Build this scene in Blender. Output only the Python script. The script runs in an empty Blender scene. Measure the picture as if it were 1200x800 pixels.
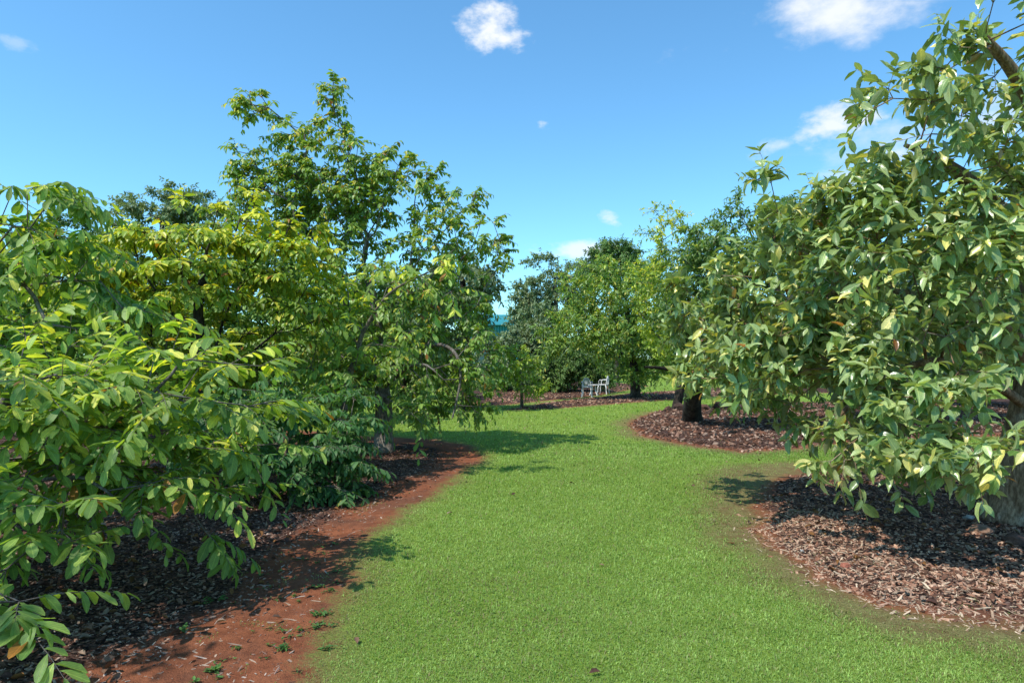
import bpy, math, random
import numpy as np
from mathutils import Vector
rng = np.random.default_rng(11)
random.seed(11)
R = math.radians
scene = bpy.context.scene
COL = scene.collection

# ------------------------------------------------------------------ camera
CAM = np.array([0.0, 0.0, 1.6])
FPX = 800.0
PITCH = math.atan(20 / 800)
cd = bpy.data.cameras.new('camera')
cd.sensor_width = 36; cd.lens = 24; cd.clip_start = 0.05; cd.clip_end = 5000
cam = bpy.data.objects.new('camera', cd); COL.objects.link(cam)
cam.location = CAM; cam.rotation_euler = (R(90) + PITCH, 0, 0)
scene.camera = cam
scene.view_settings.view_transform = 'Standard'
scene.view_settings.look = 'None'
scene.view_settings.exposure = 0

def ray(px, py):
    a, b = (px - 600) / FPX, (400 - py) / FPX
    c, s = math.cos(PITCH), math.sin(PITCH)
    return np.array([a, c - b * s, s + b * c])
def W(px, py, D):
    d = ray(px, py); return CAM + d * (D / d[1])
def G(px, py):
    d = ray(px, py); return CAM + d * (-CAM[2] / d[2])

# ------------------------------------------------------------------ helpers
def tag(o, label=None, cat=None, group=None, kind=None):
    if label: o['label'] = label
    if cat: o['category'] = cat
    if group: o['group'] = group
    if kind: o['kind'] = kind
    return o
def empty(name, loc, label, cat, group=None, rz=0):
    o = bpy.data.objects.new(name, None); COL.objects.link(o)
    o.location = loc; o.rotation_euler = (0, 0, rz); o.empty_display_size = 0.2
    return tag(o, label, cat, group)
def fast_mesh(name, V, F, mat=None, parent=None, smooth=True, col=None, attrs=None, origin=(0, 0, 0)):
    """F: list of int arrays (n,k)"""
    V = np.asarray(V, dtype=np.float64) - np.asarray(origin)
    me = bpy.data.meshes.new(name)
    me.vertices.add(len(V)); me.vertices.foreach_set('co', V.astype(np.float32).ravel())
    F = [np.asarray(f, dtype=np.int32) for f in F if len(f)]
    loops = np.concatenate([f.ravel() for f in F])
    tot = np.concatenate([np.full(len(f), f.shape[1], np.int32) for f in F])
    start = np.concatenate([[0], np.cumsum(tot)[:-1]]).astype(np.int32)
    me.loops.add(len(loops)); me.loops.foreach_set('vertex_index', loops)
    me.polygons.add(len(tot)); me.polygons.foreach_set('loop_start', start)
    me.polygons.foreach_set('loop_total', tot)
    me.polygons.foreach_set('use_smooth', np.full(len(tot), smooth, dtype=bool))
    if col is not None:
        a = me.attributes.new('tint', 'FLOAT_COLOR', 'POINT')
        c = np.ones((len(V), 4), np.float32); c[:, :3] = col
        a.data.foreach_set('color', c.ravel())
    for k, v in (attrs or {}).items():
        v = np.asarray(v, np.float32)
        if v.ndim == 1:
            a = me.attributes.new(k, 'FLOAT', 'POINT'); a.data.foreach_set('value', v)
        else:
            a = me.attributes.new(k, 'FLOAT_VECTOR', 'POINT'); a.data.foreach_set('vector', v.ravel())
    me.update(calc_edges=True)
    if mat: me.materials.append(mat)
    o = bpy.data.objects.new(name, me); COL.objects.link(o)
    o.location = origin
    if parent is not None:
        o.parent = parent
        o.location = (0, 0, 0)
    return o
def nrm(a):
    return a / np.maximum(np.linalg.norm(a, axis=-1, keepdims=True), 1e-9)

# value noise in numpy ------------------------------------------------
_perm = rng.random((256, 256))
def vnoise(x, y):
    xi = np.floor(x).astype(int); yi = np.floor(y).astype(int)
    fx = x - xi; fy = y - yi
    fx = fx * fx * (3 - 2 * fx); fy = fy * fy * (3 - 2 * fy)
    g = lambda a, b: _perm[a % 256, b % 256]
    return (g(xi, yi) * (1 - fx) * (1 - fy) + g(xi + 1, yi) * fx * (1 - fy)
            + g(xi, yi + 1) * (1 - fx) * fy + g(xi + 1, yi + 1) * fx * fy) * 2 - 1
def fbm(x, y, o=3):
    s = 0; a = 1
    for i in range(o):
        s = s + a * vnoise(x * 2 ** i + 17.3 * i, y * 2 ** i + 5.1 * i); a *= .5
    return s / 1.75

# ------------------------------------------------------------------ materials
class NT:
    def __init__(s, name):
        s.m = bpy.data.materials.new(name); s.m.use_nodes = True
        s.t = s.m.node_tree; s.t.nodes.clear()
        s.out = s.n('ShaderNodeOutputMaterial')
    def n(s, typ, **kw):
        x = s.t.nodes.new(typ)
        for k, v in kw.items(): setattr(x, k, v)
        return x
    def l(s, a, b): s.t.links.new(a, b)
    def math(s, op, a, b=None, c=None):
        x = s.n('ShaderNodeMath', operation=op)
        for i, v in enumerate((a, b, c)):
            if v is None: continue
            if isinstance(v, (int, float)): x.inputs[i].default_value = v
            else: s.l(v, x.inputs[i])
        return x.outputs[0]
    def mix(s, f, a, b, blend='MIX'):
        x = s.n('ShaderNodeMix', data_type='RGBA', blend_type=blend)
        for sock, v in ((x.inputs[0], f), (x.inputs[6], a), (x.inputs[7], b)):
            if isinstance(v, (int, float)): sock.default_value = v
            elif isinstance(v, tuple): sock.default_value = (*v, 1) if len(v) == 3 else v
            else: s.l(v, sock)
        return x.outputs[2]
    def noise(s, scale, detail=4, rough=.6, vec=None, dim='3D'):
        x = s.n('ShaderNodeTexNoise'); x.inputs['Scale'].default_value = scale
        x.inputs['Detail'].default_value = detail; x.inputs['Roughness'].default_value = rough
        if vec is not None: s.l(vec, x.inputs['Vector'])
        return x.outputs['Fac']
    def sstep(s, v, a, b):
        x = s.n('ShaderNodeMapRange', interpolation_type='SMOOTHSTEP')
        s.l(v, x.inputs[0]); x.inputs[1].default_value = a; x.inputs[2].default_value = b
        return x.outputs[0]
    def pos(s): return s.n('ShaderNodeNewGeometry').outputs['Position']

def leaf_mat(name, trans=.32, rough=.42, spec=.5, under=(.55, .62, .42), veins=True, tcol=(1.5, 1.5, .55), undermix=.45):
    s = NT(name)
    at = s.n('ShaderNodeAttribute', attribute_name='tint')
    c = at.outputs['Color']
    if veins:
        uv = s.n('ShaderNodeAttribute', attribute_name='luv')
        sp = s.n('ShaderNodeSeparateXYZ'); s.l(uv.outputs['Vector'], sp.inputs[0])
        av = s.math('ABSOLUTE', sp.outputs[1])
        midrib = s.sstep(av, .13, .0)
        ph = s.math('SUBTRACT', s.math('MULTIPLY', sp.outputs[0], 52), s.math('MULTIPLY', av, 14))
        side = s.math('MULTIPLY', s.sstep(s.math('SINE', ph), .75, 1.0), .35)
        v = s.math('MAXIMUM', s.math('MULTIPLY', midrib, .75), side)
        c2 = s.mix(1.0, c, (1.9, 1.7, 1.6), 'MULTIPLY')
        c = s.mix(v, c, c2)
        nl = s.noise(9, 3, .6, s.pos()); nf = s.noise(60, 2, .5, s.pos())
        edge = s.math('MULTIPLY', s.sstep(s.math('ADD', av, s.math('MULTIPLY', sp.outputs[0], .25)), .85, 1.1), s.sstep(nl, .56, .66))
        c = s.mix(s.math('MULTIPLY', edge, .8), c, (.42, .26, .07))
        c = s.mix(s.math('MULTIPLY', s.sstep(nf, .70, .74), .8), c, (.20, .12, .04))
    # blotches over the blade
    nz = s.noise(38, 3, .6, s.pos())
    c = s.mix(s.sstep(nz, .3, .7), s.mix(1.0, c, (.8, .82, .8), 'MULTIPLY'), c)
    geo = s.n('ShaderNodeNewGeometry')
    cu = s.mix(undermix, c, under)
    cc = s.mix(geo.outputs['Backfacing'], c, cu)
    p = s.n('ShaderNodeBsdfPrincipled'); s.l(cc, p.inputs['Base Color'])
    p.inputs['Roughness'].default_value = rough
    p.inputs['Specular IOR Level'].default_value = spec
    if veins:
        bmp = s.n('ShaderNodeBump'); bmp.inputs['Strength'].default_value = .35; bmp.inputs['Distance'].default_value = .004
        s.l(s.math('ADD', nz, s.math('MULTIPLY', v, -.6)), bmp.inputs['Height']); s.l(bmp.outputs[0], p.inputs['Normal'])
    tr = s.n('ShaderNodeBsdfTranslucent')
    s.l(s.mix(1.0, c, tcol, 'MULTIPLY'), tr.inputs['Color'])
    mx = s.n('ShaderNodeMixShader'); mx.inputs[0].default_value = trans
    s.l(p.outputs[0], mx.inputs[1]); s.l(tr.outputs[0], mx.inputs[2]); s.l(mx.outputs[0], s.out.inputs[0])
    return s.m

def bark_mat(name, c1, c2, lichen=(.34, .33, .29), sc=9, lic=.6):
    s = NT(name); pos = s.pos()
    mp = s.n('ShaderNodeMapping'); mp.inputs['Scale'].default_value = (1, 1, .28); s.l(pos, mp.inputs[0])
    n1 = s.noise(sc, 8, .65, mp.outputs[0]); n2 = s.noise(sc * 4.2, 6, .7, mp.outputs[0]); n3 = s.noise(2.6, 5, .6, pos)
    c = s.mix(s.sstep(n1, .35, .65), c1, c2)
    c = s.mix(s.math('MULTIPLY', s.sstep(n3, .5, .66), lic), c, lichen)
    c = s.mix(s.sstep(n2, .62, .4), c, s.mix(1.0, c, (.5, .48, .46), 'MULTIPLY'))
    p = s.n('ShaderNodeBsdfPrincipled'); s.l(c, p.inputs['Base Color']); p.inputs['Roughness'].default_value = .9
    p.inputs['Specular IOR Level'].default_value = .2
    b = s.n('ShaderNodeBump'); b.inputs['Strength'].default_value = .9; b.inputs['Distance'].default_value = .02
    s.l(s.math('ADD', n1, n2), b.inputs['Height']); s.l(b.outputs[0], p.inputs['Normal'])
    s.l(p.outputs[0], s.out.inputs[0]); return s.m

def tint_mat(name, rough=.85, trans=0., spec=.25, bump=0):
    s = NT(name)
    at = s.n('ShaderNodeAttribute', attribute_name='tint')
    nz = s.noise(60, 4, .6, s.pos())
    c = s.mix(s.sstep(nz, .3, .7), s.mix(1.0, at.outputs['Color'], (.68, .66, .66), 'MULTIPLY'), at.outputs['Color'])
    p = s.n('ShaderNodeBsdfPrincipled'); s.l(c, p.inputs['Base Color'])
    p.inputs['Roughness'].default_value = rough; p.inputs['Specular IOR Level'].default_value = spec
    if bump:
        b = s.n('ShaderNodeBump'); b.inputs['Strength'].default_value = bump; b.inputs['Distance'].default_value = .01
        s.l(nz, b.inputs['Height']); s.l(b.outputs[0], p.inputs['Normal'])
    sh = p.outputs[0]
    if trans:
        tr = s.n('ShaderNodeBsdfTranslucent'); s.l(s.mix(1.0, c, (1.3, 1.5, .6), 'MULTIPLY'), tr.inputs['Color'])
        mx = s.n('ShaderNodeMixShader'); mx.inputs[0].default_value = trans
        s.l(sh, mx.inputs[1]); s.l(tr.outputs[0], mx.inputs[2]); sh = mx.outputs[0]
    s.l(sh, s.out.inputs[0]); return s.m

def ground_mat():
    """lawn / red soil / mulch, chosen by the distance to the bed edge stored on the ground itself"""
    s = NT('ground_cover'); pos = s.pos()
    d = s.n('ShaderNodeAttribute', attribute_name='edge').outputs['Fac']
    mu = s.n('ShaderNodeAttribute', attribute_name='mulch').outputs['Fac']
    dry = s.n('ShaderNodeAttribute', attribute_name='dry').outputs['Fac']
    nA = s.noise(1.3, 6, .6, pos); nB = s.noise(7, 6, .65, pos); nC = s.noise(45, 5, .7, pos); nD = s.noise(160, 3, .7, pos)
    # soil
    soil = s.mix(s.sstep(nB, .3, .7), (.24, .078, .036), (.40, .14, .065))
    soil = s.mix(s.math('MULTIPLY', s.sstep(nA, .4, .65), .6), soil, (.15, .075, .05))
    soil = s.mix(s.math('MULTIPLY', s.sstep(nC, .45, .75), .55), soil, (.10, .042, .028))
    vor = s.n('ShaderNodeTexVoronoi', feature='F1'); vor.inputs['Scale'].default_value = 30; vor.inputs['Randomness'].default_value = 1
    mp = s.n('ShaderNodeMapping'); mp.inputs['Scale'].default_value = (1, 1.7, 1)
    wn = s.n('ShaderNodeTexNoise'); wn.inputs['Scale'].default_value = 8; s.l(pos, wn.inputs['Vector'])
    vv = s.mix(.06, pos, wn.outputs['Color'])
    s.l(vv, mp.inputs[0]); s.l(mp.outputs[0], vor.inputs['Vector'])
    sp = s.n('ShaderNodeSeparateColor'); s.l(vor.outputs['Color'], sp.inputs[0])
    mul = s.mix(sp.outputs[0], (.07, .038, .028), (.22, .12, .088))
    mul = s.mix(s.sstep(sp.outputs[1], .86, .95), mul, (.26, .17, .13))
    mul = s.mix(s.sstep(vor.outputs['Distance'], .35, .7), mul, (.025, .013, .01))
    mulm = s.sstep(s.math('ADD', mu, s.math('MULTIPLY', s.math('SUBTRACT', nB, .5), .9)), .35, .7)
    bed = s.mix(mulm, soil, mul)
    # lawn thatch
    g = s.mix(s.sstep(nC, .3, .7), (.13, .22, .025), (.27, .38, .055))
    g = s.mix(s.math('MULTIPLY', s.sstep(nD, .5, .75), .5), g, (.22, .33, .07))
    g = s.mix(s.math('MULTIPLY', s.sstep(nA, .45, .7), .25), g, (.22, .27, .065))
    straw = s.mix(s.sstep(nC, .3, .7), (.14, .12, .045), (.34, .27, .12))
    straw = s.mix(s.math('MULTIPLY', s.sstep(nB, .45, .62), .8), straw, (.19, .095, .055))
    straw = s.mix(s.math('MULTIPLY', s.sstep(nD, .52, .7), .8), straw, (.13, .20, .035))
    dd = s.math('ADD', d, s.math('MULTIPLY', s.math('SUBTRACT', nB, .5), .55))
    dd = s.math('ADD', dd, s.math('MULTIPLY', s.math('SUBTRACT', nC, .5), .35))
    g = s.mix(s.math('MULTIPLY', s.sstep(s.math('SUBTRACT', s.math('ADD', dd, s.math('MULTIPLY', s.math('SUBTRACT', nA, .5), .9)), dry), .6, -.1), .9), g, straw)
    c = s.mix(s.sstep(dd, -.10, .16), bed, g)
    p = s.n('ShaderNodeBsdfPrincipled'); s.l(c, p.inputs['Base Color']); p.inputs['Roughness'].default_value = .95
    p.inputs['Specular IOR Level'].default_value = .12
    b = s.n('ShaderNodeBump'); b.inputs['Strength'].default_value = .9; b.inputs['Distance'].default_value = .03
    h = s.math('ADD', s.math('ADD', nC, s.math('MULTIPLY', nD, .5)), s.math('MULTIPLY', vor.outputs['Distance'], s.math('MULTIPLY', mulm, -1.0)))
    s.l(h, b.inputs['Height']); s.l(b.outputs[0], p.inputs['Normal']); s.l(p.outputs[0], s.out.inputs[0])
    return s.m

def plain(name, c, rough=.6, var=.15, sc=12, metal=0, bump=.1):
    s = NT(name); n = s.noise(sc, 5, .6, s.pos())
    k = tuple(v * (1 - var) for v in c)
    p = s.n('ShaderNodeBsdfPrincipled'); s.l(s.mix(s.sstep(n, .35, .65), k, c), p.inputs['Base Color'])
    p.inputs['Roughness'].default_value = rough; p.inputs['Metallic'].default_value = metal
    b = s.n('ShaderNodeBump'); b.inputs['Strength'].default_value = bump; b.inputs['Distance'].default_value = .01
    s.l(n, b.inputs['Height']); s.l(b.outputs[0], p.inputs['Normal'])
    s.l(p.outputs[0], s.out.inputs[0]); return s.m

# ------------------------------------------------------------------ light and sky
SUN_EL, SUN_AZ = R(59), R(-130)      # azimuth measured from +Y towards +X: the sun stands to the left, a little behind the camera
sd = np.array([math.sin(SUN_AZ) * math.cos(SUN_EL), math.cos(SUN_AZ) * math.cos(SUN_EL), math.sin(SUN_EL)])
sl = bpy.data.lights.new('sun', 'SUN'); sl.energy = 5.0; sl.angle = R(.55); sl.color = (1, .95, .87)
so = bpy.data.objects.new('sun', sl); COL.objects.link(so)
so.rotation_euler = Vector(-sd).to_track_quat('-Z', 'Y').to_euler(); so.location = (-20, -5, 30)
w = bpy.data.worlds.new('World'); scene.world = w; w.use_nodes = True
t = w.node_tree; t.nodes.clear()
s = NT.__new__(NT); s.t = t
out = s.n('ShaderNodeOutputWorld'); bg = s.n('ShaderNodeBackground'); s.l(bg.outputs[0], out.inputs[0])
sky = s.n('ShaderNodeTexSky', sky_type='NISHITA'); sky.sun_disc = False
sky.sun_elevation = SUN_EL; sky.sun_rotation = SUN_AZ; sky.ozone_density = 2.0; sky.air_density = 1.0; sky.dust_density = .4; sky.altitude = 400
bg.inputs[1].default_value = .15
tc = s.n('ShaderNodeTexCoord').outputs['Generated']
skc = s.mix(1.0, sky.outputs[0], (0.92, 1.52, 1.68), 'MULTIPLY')
def cloud(px, py, rx, ry, thr, seed, tilt=0, dens=1.0, nsc=9):
    d = ray(px, py); d = d / np.linalg.norm(d)
    right = np.array([d[1], -d[0], 0]); right /= np.linalg.norm(right); up = np.cross(right, d)
    ct, st = math.cos(tilt), math.sin(tilt)
    a1 = (right * ct + up * st) * FPX / rx; a2 = (-right * st + up * ct) * FPX / ry
    def dot(v):
        x = s.n('ShaderNodeVectorMath', operation='DOT_PRODUCT'); s.l(sub, x.inputs[0]); x.inputs[1].default_value = tuple(v); return x.outputs['Value']
    sb = s.n('ShaderNodeVectorMath', operation='SUBTRACT'); s.l(tc, sb.inputs[0]); sb.inputs[1].default_value = tuple(d); sub = sb.outputs[0]
    u, v, front = dot(a1), dot(a2), dot(d)
    r = s.math('SQRT', s.math('ADD', s.math('MULTIPLY', u, u), s.math('MULTIPLY', v, v)))
    mp = s.n('ShaderNodeMapping'); mp.inputs['Location'].default_value = (seed, seed * 2, seed); mp.inputs['Scale'].default_value = (1, 1, 1.7); s.l(tc, mp.inputs[0])
    n = s.noise(nsc, 9, .58, mp.outputs[0])
    f = s.math('SUBTRACT', s.math('ADD', n, s.math('MULTIPLY', s.math('SUBTRACT', 1, r), .30)), thr)
    f = s.math('MULTIPLY', s.sstep(f, -.02, .30), dens)
    return s.math('MULTIPLY', f, s.sstep(front, -.4, -.3))
cl = None
for a in ((573, 32, 38, 27, .50, 3.1, 0, .95, 22), (1020, -8, 140, 42, .50, 7.7, 0, .9, 9), (975, 148, 52, 19, .48, 1.9, .1, .85, 18),
          (915, 170, 28, 10, .5, 4.4, .3, .5, 20), (690, 292, 55, 15, .47, 5.5, 0, .75, 18), (714, 257, 16, 9, .5, 9.1, -.5, .6, 30),
          (634, 145, 9, 6, .5, 2.2, 0, .45, 40), (1010, 205, 55, 16, .5, 6.3, .3, .7, 18), (20, 50, 16, 8, .5, 8.8, 0, .25, 30), (1500, 60, 260, 70, .5, 3.9, 0, .8, 7), (-500, 120, 260, 50, .5, 2.9, 0, .7, 7)):
    f = cloud(*a); cl = f if cl is None else s.math('MAXIMUM', cl, f)
skc = s.mix(cl, skc, (6.9, 7.1, 7.4))
s.l(skc, bg.inputs[0])

# ------------------------------------------------------------------ ground
def poly(px):
    return [tuple(G(*p)[:2]) for p in px]
BED_L = [(-16, -4), (-.75, -4), (-.95, .5)] + poly([(348, 800), (378, 745), (396, 700), (402, 655), (440, 622), (478, 595), (515, 570), (548, 550), (562, 533), (553, 521), (505, 514), (430, 512)]) + [(-5, 15.5), (-16, 15.5)]
BED_R = poly([(880, 605), (908, 563), (955, 549), (1060, 556), (1200, 552)]) + [(13, 9.6), (14, 2.8)] + poly([(1400, 752), (1200, 733), (1120, 722), (1030, 708), (955, 678), (905, 640)])
BED_M = poly([(738, 496), (765, 484), (830, 478), (920, 474), (1100, 470), (1300, 467)]) + [(26, 14)] + poly([(1250, 508), (1100, 512), (1000, 517), (930, 527), (870, 530), (800, 521), (750, 510)])
BED_C = poly([(597, 480.5), (640, 471.5), (732, 462), (834, 455), (920, 450), (1000, 459), (840, 464.5), (760, 470), (700, 474.5), (640, 479.5)])
BED_D = poly([(560, 476), (600, 473), (640, 469), (700, 463), (730, 458), (760, 452), (700, 447), (600, 449), (540, 455)])
BED_E = poly([(770, 438), (850, 440), (1000, 440), (1000, 431), (760, 431)])
BEDS = [BED_L, BED_R, BED_M, BED_C, BED_D, BED_E]
def sdist(x, y, P):
    """positive outside the polygon"""
    P = np.asarray(P); x = np.asarray(x); y = np.asarray(y)
    best = np.full(x.shape, 1e9); ins = np.zeros(x.shape, bool)
    for i in range(len(P)):
        a = P[i]; b = P[(i + 1) % len(P)]
        e = b - a; L = max(e @ e, 1e-9)
        tt = np.clip(((x - a[0]) * e[0] + (y - a[1]) * e[1]) / L, 0, 1)
        best = np.minimum(best, np.hypot(x - a[0] - tt * e[0], y - a[1] - tt * e[1]))
        with np.errstate(divide='ignore', invalid='ignore'):
            c = ((a[1] > y) != (b[1] > y)) & (x < (b[0] - a[0]) * (y - a[1]) / (b[1] - a[1]) + a[0])
        ins ^= c
    return np.where(ins, -best, best)
def edges(x, y):
    ds = np.stack([sdist(x, y, B) for B in BEDS]); i = ds.argmin(0)
    return ds.min(0) + np.choose(i, [.13, .20, .12, .1, .1, .1]) * fbm(x * 1.6, y * 1.6, 3) + .05 * fbm(x * 7 + 3, y * 7, 2), i
def height(x, y, d=None, i=None):
    if d is None: d, i = edges(x, y)
    z = .03 * fbm(x * .25, y * .25) + .008 * fbm(x * 2, y * 2)
    ins = np.clip(-d / .5, 0, 1); ins = ins * ins * (3 - 2 * ins)
    mound = np.choose(i, [-.015, .05, .10, .05, .05, .02]) * ins
    rough = ins * np.choose(i, [.018, .03, .04, .03, .03, .02]) * fbm(x * 4, y * 4, 4)
    return z + mound + rough
def hz(x, y):
    return float(height(np.array([x]), np.array([y]))[0])
def sinh_axis(n, k, L): 
    tt = np.linspace(-1, 1, n); return L * np.sinh(k * tt) / np.sinh(k)
xs = sinh_axis(521, 3.4, 45)
ys = np.concatenate([np.linspace(-4, 2.6, 60)[:-1], 2.6 * np.exp(np.linspace(0, math.log(85 / 2.6), 430))])
X, Y = np.meshgrid(xs, ys); X = X + 0; x = X.ravel(); y = Y.ravel()
d, bi = edges(x, y); z = height(x, y, d, bi)
mulch = np.where(bi == 0, np.clip((-d - .35 - np.clip((4.6 - y) * .55, 0, .9)) / .6, 0, 1), np.clip((-d + .05) / .35, 0, 1))
dry = np.where(bi == 1, .75, np.where(bi == 0, .02, np.where(bi == 2, .5, .25)))
# smooth the dryness between beds by distance weighting
dsall = np.stack([sdist(x, y, B) for B in BEDS]); wgt = 1 / (np.abs(dsall) + .3) ** 3
dv = np.array([-.1, .28, .12, .0, .0, .0])
dry = (wgt * dv[:, None]).sum(0) / wgt.sum(0)
# tired grass around the drip line of the near right tree and the bare patch between the right beds
pat = np.exp(-((x - G(900, 560)[0]) ** 2 / 1.6 + (y - G(900, 560)[1]) ** 2 / 3.0)); dry = dry + pat * .7
nx, ny = len(xs), len(ys)
idx = np.arange(nx * ny).reshape(ny, nx)
Q = np.stack([idx[:-1, :-1], idx[:-1, 1:], idx[1:, 1:], idx[1:, :-1]], -1).reshape(-1, 4)
fd = d[Q].mean(1); fi = bi[Q[:, 0]]
V = np.stack([x, y, z], 1)
GM = ground_mat()
def ground_piece(name, sel, label):
    q = Q[sel]; u, inv = np.unique(q, return_inverse=True)
    o = fast_mesh(name, V[u], [inv.reshape(-1, 4)], GM, attrs={'edge': d[u], 'mulch': mulch[u], 'dry': dry[u]})
    tag(o, label, kind='structure'); return o
ground_piece('lawn', fd >= 0, 'mown green lawn curving between the tree beds')
for k, (nm, lb) in enumerate([('soil_bed', 'bare red soil and dark mulch bed along the left side of the lawn'),
                              ('mulch_bed', 'brown bark mulch bed around the thick trunk at right'),
                              ('mulch_bed', 'raised dark mulch bed under the trees right of the lawn'),
                              ('mulch_bed', 'thin mulch strip crossing the far lawn under the round tree'),
                              ('mulch_bed', 'far mulch bed under the white chairs'),
                              ('soil_bed', 'pale reddish soil far beyond the trees')]):
    ground_piece(nm, (fd < 0) & (fi == k), lb)
# the land beyond, out to the horizon
me_s = 3000
gx = np.array([-me_s, -44.9, 44.9, me_s]); gy = np.array([-me_s, -3.95, 84.9, me_s])
GXX, GYY = np.meshgrid(gx, gy); gid = np.arange(16).reshape(4, 4)
gq = [[gid[j, i], gid[j, i + 1], gid[j + 1, i + 1], gid[j + 1, i]] for j in range(3) for i in range(3) if not (i == 1 and j == 1)]
o = fast_mesh('ground', np.stack([GXX.ravel(), GYY.ravel(), np.full(16, -.03)], 1), [np.array(gq)], GM, attrs={'edge': np.full(16, 2.), 'mulch': np.zeros(16), 'dry': np.zeros(16)})
tag(o, 'grassy land stretching away behind the trees', kind='structure')

# ------------------------------------------------------------------ grass
def lerp(a, b, t): return np.asarray(a) * (1 - t) + np.asarray(b) * t
def blades(n, Dmin, Dmax, hgt, wid, seed, name, label):
    r = np.random.default_rng(seed)
    D = np.exp(r.uniform(math.log(Dmin), math.log(Dmax), n))
    xx = r.uniform(-.92, .86, n) * D + r.normal(0, .05, n)
    dd, ii = edges(xx, D)
    nz = fbm(xx * 2.2, D * 2.2)
    nz2 = fbm(xx * 9, D * 9, 2)
    thin = np.exp(-((xx - G(900, 560)[0]) ** 2 / 1.2 + (D - G(900, 560)[1]) ** 2 / 2.0))
    soft = np.choose(ii, [.2, .6, .3, .2, .2, .2])
    pr = np.clip((dd + nz * .3 * soft * 2 + .02) / soft, 0, 1) ** 1.3 * (1 - .42 * thin)
    pr = np.clip((dd + nz * .3 * soft * 2 + .22 * nz2 * (ii <= 2) + .02) / soft, 0, 1) ** 1.3 * (1 - .42 * thin)
    pr = np.maximum(pr, ((dd > -.7) & (fbm(xx * 5 + 9, D * 5, 3) > .38)) * .4 * (dd < 0))
    k = r.random(n) < pr
    xx, D, dd, ii, nz = xx[k], D[k], dd[k], ii[k], nz[k]; thin = thin[k]; n = len(xx)
    z0 = height(xx, D, dd, ii) - .003
    sc = (D / 5.) ** .55
    edgef = np.clip(dd / .5, 0, 1)
    h = hgt * r.uniform(.5, 1.25, n) * sc * (.55 + .45 * edgef) * (1 - .35 * thin); wv = wid * r.uniform(.7, 1.3, n) * sc * np.where(r.random(n) < .14, 2.3, 1.)
    az = r.uniform(0, 2 * math.pi, n); lean = r.uniform(.25, 1.6, n)
    dirh = np.stack([np.cos(az), np.sin(az), 0 * az], 1); side = np.stack([-np.sin(az), np.cos(az), 0 * az], 1)
    B = np.stack([xx, D, z0], 1)
    M = B + dirh * (h * np.sin(lean * .6) * .5)[:, None]; M[:, 2] += h * .5 * np.cos(lean * .5)
    T = B + dirh * (h * np.sin(lean) * .95)[:, None]; T[:, 2] += np.maximum(h * np.cos(lean) , h * .25)
    hw = side * (wv / 2)[:, None]
    V = np.stack([B - hw, B + hw, M + hw * .9, M - hw * .9, T], 1).reshape(-1, 3)
    o = np.arange(n)[:, None] * 5
    q = o + np.array([[0, 1, 2, 3]]); tr = o + np.array([[3, 2, 4]])
    t1 = r.random(n)
    big = np.clip(.5 + .9 * fbm(xx * .45 + 3, D * .45), 0, 1)
    c = lerp((.21, .36, .055), (.50, .68, .18), np.clip(.55 * t1 + .35 * big + .42 * fbm(xx * 4, D * 4, 3) + .05, 0, 1)[:, None])
    yl = r.random(n) < .14
    c = np.where(yl[:, None], lerp((.36, .48, .10), (.42, .46, .17), t1[:, None]), c)
    drv = np.choose(ii, [.25, .8, .5, .3, .3, .3]) * (1 + .8 * nz)
    pdry = np.clip(1 - dd / drv, 0, 1) * .6 + .35 * thin + .05 + .22 * np.clip(fbm(xx * .8 + 20, D * .8, 3), 0, 1)
    pdry = np.clip(pdry * (1 + .9 * fbm(xx * 6, D * 6, 2)), 0, .85); dr = r.random(n) < pdry
    c = np.where(dr[:, None], lerp((.24, .22, .08), (.42, .33, .16), t1[:, None]), c)
    c = c * (.68 + .5 * r.random((n, 1)))
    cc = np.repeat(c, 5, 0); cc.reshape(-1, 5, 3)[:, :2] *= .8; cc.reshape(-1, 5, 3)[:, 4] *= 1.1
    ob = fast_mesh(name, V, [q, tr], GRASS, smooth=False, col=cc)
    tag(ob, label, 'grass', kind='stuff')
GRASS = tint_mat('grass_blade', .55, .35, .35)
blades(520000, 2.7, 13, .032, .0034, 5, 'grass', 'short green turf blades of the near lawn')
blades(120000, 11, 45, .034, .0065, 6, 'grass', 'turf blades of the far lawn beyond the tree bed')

# ------------------------------------------------------------------ leaves
M_CUS_REF = [None]
def leaf_template(level):
    if level == 2:
        V = [(0, 0, 0), (.16, 0, 0), (.42, 0, 0), (.72, 0, 0), (1, 0, 0), (.16, -.62, 1), (.42, -1, 1), (.72, -.78, 1), (.16, .62, 1), (.42, 1, 1), (.72, .78, 1), (.93, -.22, .3), (.93, .22, .3), (-.12, 0, 0)]
        tri = [(0, 1, 5), (0, 8, 1), (4, 11, 12)]
        quad = [(1, 2, 6, 5), (2, 3, 7, 6), (1, 8, 9, 2), (2, 9, 10, 3), (3, 12, 11, 7), (3, 10, 12, 12)]
        tri = [(0, 5, 1), (0, 1, 8), (3, 7, 11), (3, 11, 4), (3, 4, 12), (3, 12, 10)]
        quad = [(1, 5, 6, 2), (2, 6, 7, 3), (1, 2, 9, 8), (2, 3, 10, 9)]
        V = V[:13]
    elif level == 1:
        V = [(0, 0, 0), (.5, 0, 0), (1, 0, 0), (.32, -.9, 1), (.7, -.8, 1), (.32, .9, 1), (.7, .8, 1)]
        tri = [(0, 3, 1), (0, 1, 5), (1, 4, 2), (1, 2, 6), (1, 3, 4), (1, 6, 5)]; quad = []
    else:
        V = [(0, 0, 0), (.45, -1, 1), (1, 0, 0), (.5, 1, 1)]
        tri = [(0, 1, 2), (0, 2, 3)]; quad = []
    return np.array(V, float), np.array(tri), np.array(quad) if quad else None
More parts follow.
